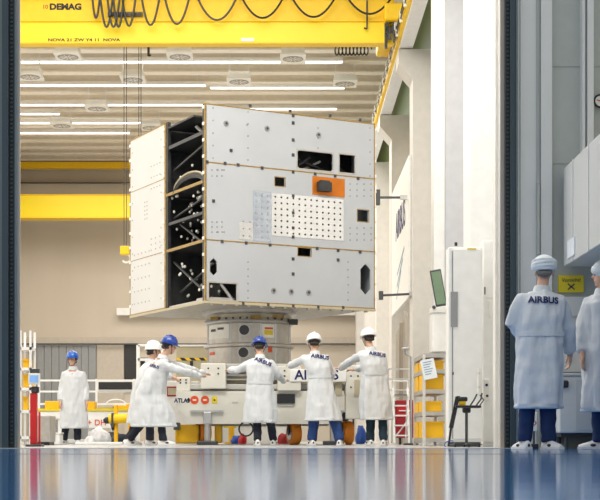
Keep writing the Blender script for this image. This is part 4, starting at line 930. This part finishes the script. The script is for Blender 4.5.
# white frame behind the left pushers
Yq = 34; x0, x1 = W(138, 0, Yq).x, W(163, 0, Yq).x; zt_ = W(0, 345, Yq).z; P = []
for x in (x0, (x0+x1)/2, x1): P.append(('upright', MB().box(x-.04, x+.04, Yq, Yq+.08, 0, zt_), 'white'))
for z in (zt_, zt_-.35, zt_*.6, zt_*.3): P.append(('cross_bar', MB().box(x0, x1, Yq, Yq+.06, z-.03, z+.03), 'white'))
P.append(('dark_panel', MB().box(x0+.05, x0+.28, Yq+.06, Yq+.1, zt_-.75, zt_-.3), 'blk'))
solid('scaffold_frame', 'white scaffold frame behind the two left pushers', 'frame', P)
a = BX(176, 208, 346.5, 362.5, 31, .8)
solid('test_cabinet', 'cream cabinet with a hazard striped band behind the trolley left end', 'cabinet', [('cabinet_body', MB().bev(a[0], a[1], a[2], a[3], 0, a[5], .02), 'ply'), ('hazard_band', MB().box(a[0]+.02, a[1]-.02, a[2]-.01, a[2], W(0, 360.5, 31).z, W(0, 357.8, 31).z), 'hazard'), ('window', MB().box(W(190, 0, 31).x, W(193, 0, 31).x, a[2]-.02, a[2], W(0, 366, 31).z, W(0, 361, 31).z), 'blk'), ('top_cover', MB().box(a[0], a[1], a[2]-.02, a[3], a[5], a[5]+.04), 'white')])
Yq = 29; a = BX(160, 199, 381, 399, Yq, .7)
solid('control_console', 'white console with dark windows between left pusher and trolley', 'console', [('console_body', MB().bev(a[0], a[1], a[2], a[3], 0, a[5], .02), 'white'), ('window', MB().box(W(167, 0, Yq).x, W(181, 0, Yq).x, Yq-.012, Yq, W(0, 396.5, Yq).z, W(0, 386.5, Yq).z), 'redl'), ('window_glass', MB().box(W(168, 0, Yq).x, W(180, 0, Yq).x, Yq-.016, Yq-.01, W(0, 395, Yq).z, W(0, 388, Yq).z), 'ply'), ('socket', MB().box(W(191.5, 0, Yq).x, W(195, 0, Yq).x, Yq-.012, Yq, W(0, 393.5, Yq).z, W(0, 386.5, Yq).z), 'blk')])
# things seen under the trolley
Yq = 29.5; x = W(231.5, 0, Yq).x
solid('yellow_bollard', 'yellow bollard seen under the trolley left of the centre worker', 'bollard', [('post', MB().tube([(x, Yq, .04), (x, Yq, .42)], .06, 14), 'ylw', True), ('arm', MB().bar((x-.16, Yq, .36), (x+.1, Yq, .36), .05), 'ylab'), ('foot', MB().bev(x-.14, x+.14, Yq-.14, Yq+.14, 0, .04, .01), 'ylw')])
lump('blue_sack', 'blue sack seen under the trolley beside the yellow bollard', 'sack', (W(237.5, 0, 28.7).x, 28.7, 0), (.13, .1, .12), 'blue', 2)
lump('red_sack', 'red sack seen under the trolley left of the centre worker', 'sack', (W(242.5, 0, 28.2).x, 28.2, 0), (.08, .1, .13), 'red', 4)
lump('red_sack', 'dark red sack seen under the trolley right of the centre worker legs', 'sack', (W(283, 0, 28.7).x, 28.7, 0), (.12, .1, .14), 'redl', 6)
lump('blue_sack', 'blue sack seen under the trolley left of the right end worker', 'sack', (W(361, 0, 29.2).x, 29.2, 0), (.11, .12, .24), 'blue', 8)
a = BX(222, 300, 426, 443, 32, .6)
solid('white_crate', 'long white crate in the background under the trolley', 'crate', [('crate_body', MB().bev(a[0], a[1], a[2], a[3], 0, a[5], .02), 'white'), ('lid', MB().bev(a[0]-.02, a[1]+.02, a[2]-.02, a[3]+.02, a[5], a[5]+.05, .01), 'vent')])
c = W(246, 429, 23.3); mb = MB(); n = 20
mb.tube([c+Vector((.115*math.cos(2*math.pi*i/n), 0, .115*math.sin(2*math.pi*i/n))) for i in range(n+1)], .014, 8)
tag(mb.build('hose_ring', M['blk'], TR, True), None)
# ------------------------------------------------------------------ right side equipment
# wall sign
x = 2.86; ya, yb = 33.0, 38.3
zt_, zb = 6.72, 3.42
t = thing('wall_banner', 'tall white banner with dark vertical lettering on the right wall piers', 'banner', (x, (ya+yb)/2, zb))
MB().box(x-.02, x+.02, ya, yb, zb, zt_).build('banner_sheet', M['white'], t)
MB().box(x+.02, x+.045, ya, ya+.1, zb, zt_).box(x+.02, x+.045, yb-.1, yb, zb, zt_).build('fixing_rail', M['steel'], t)
mx = Matrix(((0, 0, -1, x-.024), (-1, 0, 0, 35.4), (0, 1, 0, 5.55), (0, 0, 0, 1))) @ Matrix.Rotation(0, 4, 'Z')
text('lettering', 'AIRBUS', .95, M['logo'], mx, t, bold=.02, sx=.95)
mb = MB()
for k in range(3): mb.hexa([(x-.026, 34.2+k*.5, 4.7-k*.22), (x-.022, 34.2+k*.5, 4.7-k*.22), (x-.022, 36.4+k*.1, 4.3-k*.30), (x-.026, 36.4+k*.1, 4.3-k*.30), (x-.026, 34.2+k*.5, 4.78-k*.22), (x-.022, 34.2+k*.5, 4.78-k*.22), (x-.022, 36.4+k*.1, 4.35-k*.30), (x-.026, 36.4+k*.1, 4.35-k*.30)])
mb.build('banner_graphic', M['logol'], t)
# wall arms
def arm(px0, px1, py0, py1, Yq, label, plate):
    a_ = W(px0, py0, Yq); b_ = W(px1, py1, Yq)
    solid('boom_pole', label, 'pole', [('boom_bar', MB().bar(a_, b_, .05), 'dgrey'), ('end_plate', MB().bev(a_.x-.04, a_.x+.06, a_.y-.08, a_.y+.08, a_.z-plate, a_.z+plate, .01), 'dgrey'), ('wall_plate', MB().box(b_.x-.02, 2.905, b_.y-.05, b_.y+.05, b_.z-.05, b_.z+.05), 'steel')])
arm(377.5, 401, 197.5, 197.5, 34.3-.9, 'upper thin dark arm pointing from the wall towards the satellite', .18)
arm(380.5, 410, 295.5, 294, 32.9, 'lower thin dark arm pointing from the wall towards the satellite', .1)
# yellow bin shelving
Yq = 20.6; x0, x1 = W(424, 0, Yq).x, W(446, 0, Yq).x
P = []
Yb_ = 23.0
tops = W(0, 354.5, Yq).z
for (x, y) in ((x0, Yq), (x1, Yq), (x0, Yq+1.5), (x1, Yq+1.5)): P.append(('post', MB().box(x-.02, x+.02, y-.02, y+.02, 0, tops), 'pier'))
zz = [W(0, q, Yq).z for q in (355.5, 371.5, 391.5, 413.5, 440)]
for z in zz: P.append(('shelf', MB().box(x0-.015, x1+.02, Yq-.015, Yq+1.5, z-.03, z+.03), 'alu'))
solid('bin_shelving', 'grey shelving full of yellow bins in front of the right wall', 'shelving', P)
def yb_(label, x0_, x1_, y, z0_, z1_, d=.35): return bin_(label, x0_, x1_, y, d, z0_, z1_, 'ylw', 'yellow bins on the grey shelving')
wx = x1-x0
h3 = zz[2]+.032; h2 = zz[1]+.032; h4 = zz[3]+.032; h5 = zz[4]+.032
for lvl, (z0_, z1_, nm) in enumerate(((h2, h2+.13, 'top'), (h3, h3+.22, 'second'), (h4, h4+.15, 'third'), (h5, h5+.24, 'bottom'))):
    yb_('front yellow bin on the %s shelf of the grey shelving' % nm, x0-.01, x1-.03 if lvl != 2 else x1-.06, Yq+.05, z0_, z1_, .6)
    yb_('rear yellow bin on the %s shelf of the grey shelving' % nm, x0-.01, x1-.03, Yq+.8, z0_, z1_, .6)
c = W(429, 369, Yq-.06); mb = MB().box(-.10, .10, -.004, .004, -.145, .145)
bmesh.ops.rotate(mb.b, verts=mb.b.verts, matrix=Matrix.Rotation(R(-12), 3, 'Y')); bmesh.ops.translate(mb.b, verts=mb.b.verts, vec=c+Vector((0, .025, 0)))
t = thing('paper_notice', 'tilted white paper sheet hanging on the corner post of the grey shelving', 'paper', c+Vector((0, .02, -.15)))
mb.build('sheet', M['paper'], t)
mb = MB()
for k in range(6): mb.box(-.07, .06-.02*(k % 3), -.007, -.0042, .10-k*.035, .11-k*.035)
bmesh.ops.rotate(mb.b, verts=mb.b.verts, matrix=Matrix.Rotation(R(-12), 3, 'Y')); bmesh.ops.translate(mb.b, verts=mb.b.verts, vec=c+Vector((0, .025, 0)))
mb.build('print', M['logol'], t)
# lamp / camera on a pole over the shelving
x = W(411, 0, 23.2).x; Yp = 23.2
solid('camera_pole', 'thin grey pole with a small camera head left of the grey shelving', 'pole', [('pole', MB().tube([(x, Yp, .02), (x, Yp, W(0, 357, Yp).z), (x-.08, Yp, W(0, 354, Yp).z), (x-.11, Yp, W(0, 346, Yp).z)], .018, 8), 'steel', True), ('camera_head', MB().bev(x-.15, x-.03, Yp-.04, Yp+.04, W(0, 350, Yp).z, W(0, 347.5, Yp).z, .01), 'steel'), ('foot', MB().lathe((x, Yp, 0), [(.12, 0), (.12, .03)], 20), 'dgrey')])
# red carts and white step ladder
a = BX(396, 410, 400, 440, 25.5, .6)
solid('red_tool_cart', 'red tool cart behind the white step ladder', 'cart', [('cart_body', MB().bev(a[0], a[1]+.08, a[2], a[3], .12, a[5], .02), 'redl'), ('drawer_front', MB().box(a[0]+.02, a[1]+.05, a[2]-.012, a[2], .5, .68), 'red'), ('drawer_front', MB().box(a[0]+.02, a[1]+.05, a[2]-.012, a[2], .3, .46), 'redl'), ('handle', MB().bar((a[0]+.05, a[2]-.03, .61), (a[1], a[2]-.03, .61), .02), 'white')]+[('caster', MB().tube([(a[0]+.06+i*.2, a[2]+.1, .06), (a[0]+.1+i*.2, a[2]+.1, .06)], .06, 14), 'blk', True) for i in (0, 1)])
Yq = 24.2; x0, x1 = W(393.5, 0, Yq).x, W(408, 0, Yq).x; P = []
zt_ = W(0, 388, Yq).z
for x in (x0, x1):
    P.append(('ladder_rail', MB().bar((x, Yq-.2, .03), (x+.0, Yq+.1, zt_), .035), 'white')); P.append(('rear_leg', MB().bar((x, Yq+.45, .03), (x, Yq+.1, zt_-.1), .03), 'white'))
for k in range(5): z = .16+k*.17; P.append(('step', MB().box(x0, x1, Yq-.2+.3*z/zt_-.05, Yq-.2+.3*z/zt_+.09, z-.012, z+.012), 'white'))
P += [('brace', MB().bar((x0, Yq-.02, .1), (x1, Yq+.0, .42), .022), 'white'), ('hand_rail', MB().tube([(x0, Yq+.1, zt_-.02), (x0, Yq+.1, zt_+.12), (x1, Yq+.1, zt_+.12), (x1, Yq+.1, zt_-.02)], .014, 8), 'white'), ('tread_mat', MB().box(x0+.02, x1-.02, Yq-.06, Yq+.06, .852, .862), 'dgrey')]
solid('step_ladder', 'white step ladder between the right end worker and the yellow bins', 'ladder', P)
Yq = 27; P = []
x0, x1 = W(388, 0, Yq).x, W(411, 0, Yq).x; zt_ = W(0, 368, Yq).z
for x in (x0, x1): P.append(('post', MB().bar((x, Yq, 0), (x, Yq, zt_), .03), 'white'))
for q in (369, 379, 390): P.append(('rail', MB().bar((x0, Yq, W(0, q, Yq).z), (x1, Yq, W(0, q, Yq).z), .025), 'white'))
solid('guard_rail', 'thin white guard rail behind the red cart', 'railing', P)
# brown wall opening frames under the banner
P = [('frame_post', MB().box(W(px_, 0, 30.5).x-.04, W(px_, 0, 30.5).x+.04, 31.0, 31.1, 0, 2.9-.25*k), 'tan' if k % 2 else 'beige') for k, px_ in enumerate((408, 403.5, 399.5))]
P.append(('frame_bar', MB().bar((W(398, 0, 30.5).x, 31.05, 2.35), (W(409, 0, 30.5).x, 31.05, 2.85), .05), 'beige'))
solid('timber_frame', 'narrow brownish frame under the white banner', 'frame', P)
# tall white cabinet
Yq = 18.4; a = BX(448.5, 482.5, 247, 446, Yq, .3)
t = solid('tall_cabinet', 'tall white cabinet with a small dark window in front of the piers', 'cabinet',
 [('cabinet_body', MB().bev(a[0], a[1], a[2], a[3], .06, a[5], .01), 'white'), ('door', MB().bev(a[0]+.055, a[1]-.01, a[2]-.02, a[2], .1, a[5]-.03, .006), 'white'), ('side_strip', MB().box(a[0]+.045, a[0]+.050, a[2]-.024, a[2], .1, a[5]-.05), 'wallgrey'),
  ('window', MB().box(W(450.5, 0, Yq).x, W(457.5, 0, Yq).x, a[2]-.03, a[2]-.018, W(0, 327, Yq).z, W(0, 292, Yq).z), 'wallgrey'), ('yellow_strip', MB().box(W(467, 0, Yq).x, W(476, 0, Yq).x, a[2]-.026, a[2]-.018, W(0, 249.7, Yq).z, W(0, 248.4, Yq).z), 'ylab'),
  ('keyhole', MB().box(W(452, 0, Yq).x, W(453.5, 0, Yq).x, a[2]-.026, a[2]-.018, W(0, 375, Yq).z, W(0, 372, Yq).z), 'dgrey'), ('beacon', MB().tube([W(456, 246, Yq+.1), W(456, 242.5, Yq+.1)], .02, 10), 'blk', True), ('plinth', MB().box(a[0]+.02, a[1]-.02, a[2]+.03, a[3]-.02, 0, .06), 'dgrey')])
a = BX(483, 497.5, 240, 446, 18.8, .3)
solid('wall_locker', 'narrow white locker with handle right of the tall cabinet', 'locker', [('locker_body', MB().bev(a[0], a[1]+.02, a[2], a[3], 0, a[5], .01), 'white'), ('door', MB().box(a[0]+.01, a[1]-.01, a[2]-.015, a[2], .06, 1.95), 'white'), ('handle', MB().bev(W(488.5, 0, 18.8).x, W(491.5, 0, 18.8).x, a[2]-.05, a[2]-.01, W(0, 318, 18.8).z, W(0, 301, 18.8).z, .008), 'vent'), ('upper_door', MB().box(a[0]+.01, a[1]-.01, a[2]-.015, a[2], 1.98, a[5]-.04), 'white'), ('hinge', MB().box(a[0]+.015, a[0]+.03, a[2]-.022, a[2]-.01, 2.02, 2.12), 'dgrey')])
Yq = 18.3; a = BX(487.5, 493.5, 378, 400, Yq, .1)
solid('socket_box', 'small grey socket box with two round holes low on the right wall', 'electrical box', [('box_body', MB().bev(a[0], a[1], 18.66, 18.785, a[4], a[5], .01), 'vent'), ('socket', MB().tube([(W(490.5, 0, Yq).x, 18.645, W(0, 384, Yq).z), (W(490.5, 0, Yq).x, 18.67, W(0, 384, Yq).z)], .018, 12), 'logo'), ('socket', MB().tube([(W(491, 0, Yq).x, 18.645, W(0, 395, Yq).z), (W(491, 0, Yq).x, 18.67, W(0, 395, Yq).z)], .018, 12), 'dgrey')])
# stand with tray and slanted bar
Yq = 17.4; x = W(466.5, 0, Yq).x; z = lambda q: W(0, q, Yq).z; xx = lambda q: W(q, 0, Yq).x
solid('tray_stand', 'black floor stand with a yellow and black tray before the tall cabinet', 'stand',
 [('base_bar', MB().bev(xx(454), xx(480), Yq-.05, Yq+.05, .03, .055, .008), 'dgrey'), ('base_bar', MB().bev(x-.03, x+.03, Yq-.25, Yq+.25, 0.03, .05, .008), 'dgrey'), ('column', MB().tube([(x, Yq, .05), (x, Yq, z(411))], .018, 12), 'dgrey', True), ('column_head', MB().bev(xx(462.5), xx(470.5), Yq-.05, Yq+.05, z(413), z(406), .02), 'blk'),
  ('tray', MB().bev(xx(454.5), xx(480), Yq-.12, Yq+.12, z(408), z(405.5), .008), 'blk'), ('yellow_tool', MB().bev(xx(459), xx(465.5), Yq-.06, Yq+.04, z(405.5), z(400), .015), 'yellow2'), ('tool_head', MB().bev(xx(458), xx(467), Yq-.07, Yq+.03, z(401.5), z(397), .015), 'blk'),
  ('slanted_leg', MB().bar((xx(457.5), Yq, z(397)), (xx(450.5), Yq-.05, z(428)), .05, .05, up=(0, 1, 0)), 'blk'), ('slanted_leg_tip', MB().bar((xx(450.5), Yq-.05, z(428)), (xx(448), Yq-.05, .01), .025, .025, up=(0, 1, 0)), 'blk'), ('top_bar', MB().bar((xx(457), Yq, z(397.5)), (xx(460), Yq, z(397.5)), .035), 'blk'),
  ('support_arm', MB().tube([(xx(470), Yq, z(406)), (xx(474), Yq, z(400)), (xx(477), Yq, z(394))], .010, 8), 'dgrey', True), ('support_arm', MB().tube([(xx(476), Yq, z(406)), (xx(481), Yq, z(399)), (xx(482), Yq, z(393))], .010, 8), 'dgrey', True), ('support_arm', MB().tube([(xx(480), Yq, z(405)), (xx(484), Yq+.02, z(400)), (xx(480), Yq, z(395))], .008, 8), 'dgrey', True)]
 +[('caster', MB().tube([(xx(q)-.01, Yq+dy, .02), (xx(q)+.01, Yq+dy, .02)], .02, 12), 'blk', True) for q, dy in ((455, 0), (479, 0), (466.5, -.22), (466.5, .22))])
solid('fluorescent_tube_case', 'short clear tube clipped upright on the wall above the tray stand', 'tube', [('tube', MB().tube([(W(479.7, 0, 18.2).x, 18.3, W(0, 392, 18.2).z), (W(479.7, 0, 18.2).x, 18.3, W(0, 368, 18.2).z)], .022, 12), 'vent', True), ('clip', MB().box(W(478.6, 0, 18.2).x, W(481, 0, 18.2).x, 18.28, 18.378, W(0, 374, 18.2).z, W(0, 372, 18.2).z), 'steel'), ('clip', MB().box(W(478.6, 0, 18.2).x, W(481, 0, 18.2).x, 18.28, 18.378, W(0, 388, 18.2).z, W(0, 386, 18.2).z), 'steel')])
c = W(450.5, 444, 17); mb = MB().tube([c+Vector((.07*math.cos(a_), 0, .02+.05*math.sin(a_)-.03)) for a_ in [R(60+k*22) for k in range(11)]], .006, 6)
o = mb.build('hose_loop', M['blue'], None, True); tag(o, 'thin blue hose loop on the floor at the foot of the slanted bar', 'hose')
for i, (px_, lb) in enumerate(((457, 'left dark hose coil on the floor under the tray stand'), (474, 'right dark hose coil on the floor under the tray stand'))):
    mb = MB()
    c = W(px_, 0, 17.9); pts = [(c.x+(.04+.0025*k)*math.cos(k*.5), 17.95+(.04+.0025*k)*math.sin(k*.5), .012+.0007*k) for k in range(30)]
    tag(mb.tube(pts, .010, 6).build('hose_coil', M['dgrey'], None, True), lb, 'hose')
# green display and wall box
Yq = 21.5; c = W(438.3, 288, Yq)
P = []
mb = MB().bev(-.085, .085, -.03, .03, -.28, .28, .012); mb2 = MB().box(-.07, .07, -.035, -.028, -.25, .25)
for m_ in (mb, mb2):
    bmesh.ops.rotate(m_.b, verts=m_.b.verts, matrix=Matrix.Rotation(R(-10), 3, 'Y')); bmesh.ops.translate(m_.b, verts=m_.b.verts, vec=c)
a = BX(432.5, 447, 306, 352, Yq+.8, .5)
solid('display_panel', 'tilted dark green display panel above a white wall box', 'display', [('display_case', mb, 'dgrey'), ('display_screen', mb2, 'dgreen'), ('mount_arm', MB().bar(c+Vector((0, .03, 0)), (a[0]+.12, a[2]+.24, c.z-.1), .04), 'steel'), ('support_post', MB().box(a[0]+.08, a[0]+.16, a[2]+.2, a[2]+.28, a[5], c.z), 'steel')])
t = solid('wall_box', 'white wall box with pipes under the green display panel', 'box', [('box_body', MB().bev(a[0], a[1], a[2], a[3], a[4], a[5], .015), 'white'), ('box_lid', MB().box(a[0]-.01, a[1]+.01, a[2]-.02, a[3], a[5]-.1, a[5]-.06), 'vent'), ('pipe', MB().tube([(a[0]+.05, a[2]+.1, a[4]), (a[0]+.05, a[2]+.1, .02)], .02, 8), 'steel'), ('knob', MB().ball((a[0]+.02, a[2]-.02, a[5]-.02), .03), 'dgrey')])
MB().box(a[0]+.1, a[1]-.02, a[2]+.1, a[3]-.1, 0, a[4]).build('pedestal', M['white'], t)
# ------------------------------------------------------------------ anteroom right
t = thing('ventilation_duct', 'large pale sheet metal duct hanging over the two capped people', 'duct', (3.35, 12.6, 1.9))
MB().bev(2.905, 4.28, 10.2, 14.86, 1.91, 2.94, .008).build('duct_body', M['antel'], t)
MB().box(2.895, 2.905, 14.35, 14.37, 1.91, 2.94).box(2.895, 2.905, 13.6, 13.615, 1.91, 2.94).build('duct_seam', M['ante'], t)
MB().box(2.893, 2.904, 14.25, 14.6, 1.96, 2.14).build('notice_sheet', M['paper'], t)
MB().box(3.3, 3.35, 12, 12.05, 2.94, 5.39).box(3.3, 3.35, 14, 14.05, 2.94, 5.39).build('hanger', M['steel'], t)
a = BX(558.5, 583.5, 275.5, 292.5, DY-.03, .02)
t = solid('warning_sign', 'yellow warning sign on the grey wall between the two capped people', 'sign', [('sign_plate', MB().box(a[0], a[1], DY-.04, DY-.002, a[4], a[5]), 'ylab')])
text('lettering', 'Vorsicht!', .055, M['dgrey'], T(((a[0]+a[1])/2, DY-.043, a[5]-.05)) @ FACE, t, bold=0)
cx = (a[0]+a[1])/2; cz = a[4]+.06
mb = MB().bar((cx-.035, DY-.043, cz-.03), (cx+.035, DY-.043, cz+.03), .014, .004, up=(0, 1, 0)).bar((cx-.035, DY-.043, cz+.03), (cx+.035, DY-.043, cz-.03), .014, .004, up=(0, 1, 0)); mb.build('sign_symbol', M['dgrey'], t)
a = BX(559.5, 600, 376, 433, DY-.55, .5)
P = [('bin_body', MB().bev(a[0], a[1]+.15, a[2], a[2]+.5, a[4], a[5], .015), 'ante'), ('top_plate', MB().bev(a[0]-.02, a[1]+.17, a[2]-.02, a[2]+.5, a[5], a[5]+.03, .008), 'antel'), ('door', MB().box(W(576, 0, a[2]).x, a[1]+.12, a[2]-.012, a[2], a[4]+.03, a[5]-.04), 'antel'), ('handle', MB().bev(W(560.5, 0, a[2]).x, W(568, 0, a[2]).x, a[2]-.06, a[2], W(0, 388, a[2]).z, W(0, 380.5, a[2]).z, .02), 'blk')]
for (x, y) in ((a[0]+.08, a[2]+.06), (a[1]+.08, a[2]+.06), (a[0]+.08, a[2]+.44), (a[1]+.08, a[2]+.44)): P.append(('foot', MB().tube([(x, y, 0), (x, y, a[4])], .02, 10), 'dgrey'))
P.append(('under_frame', MB().box(a[0]+.02, a[1]+.13, a[2]+.02, a[2]+.48, a[4]-.04, a[4]), 'blk'))
solid('metal_cabinet', 'grey metal cabinet on feet behind the two capped people', 'cabinet', P)
a = BX(558.5, 600, 297, 372, DY, .01)
solid('wall_panel_board', 'grey wall board between the yellow sign and the metal cabinet', 'panel', [('board', MB().box(a[0], a[1]+.4, DY-.03, DY-.001, a[4], a[5]), 'ante'), ('rail', MB().box(a[0], a[1]+.4, DY-.05, DY-.03, W(0, 318, DY).z, W(0, 316, DY).z), 'steel'), ('wall_tap', MB().ball(W(572, 358, DY-.06), .015), 'paper')])
c = W(534, 423, DY-.3)
solid('floor_sign', 'small red and white sign post seen between the near person legs', 'sign', [('sign_board', MB().bev(c.x-.035, c.x+.035, c.y, c.y+.02, W(0, 432, c.y).z, W(0, 412, c.y).z, .012), 'wdot'), ('red_print', MB().tube([(c.x, c.y-.004, c.z), (c.x, c.y, c.z)], .026, 20), 'red'), ('white_bar', MB().box(c.x-.012, c.x+.012, c.y-.008, c.y-.003, c.z-.016, c.z+.016), 'wdot'), ('stand_foot', MB().bev(c.x-.04, c.x+.04, c.y-.05, c.y+.07, 0, .05, .01), 'blk'), ('stand_post', MB().bar((c.x, c.y+.01, .05), (c.x, c.y+.01, W(0, 431, c.y).z), .02), 'dgrey')])
c = W(600.5, 101, DY-.05)
n = 28; mb = MB(); mb.tube([c+Vector((.065*math.cos(2*math.pi*i/n), 0, .065*math.sin(2*math.pi*i/n))) for i in range(n+1)], .011, 8)
solid('wall_clock', 'round white dial with dark ring at the right edge of the picture', 'clock', [('ring', mb, 'blk', True), ('dial', MB().tube([c+Vector((0, -.004, 0)), c+Vector((0, .05, 0))], .062, 28), 'wdot'), ('hand', MB().bar(c+Vector((0, -.008, 0)), c+Vector((-.04, -.008, .01)), .008), 'red')])
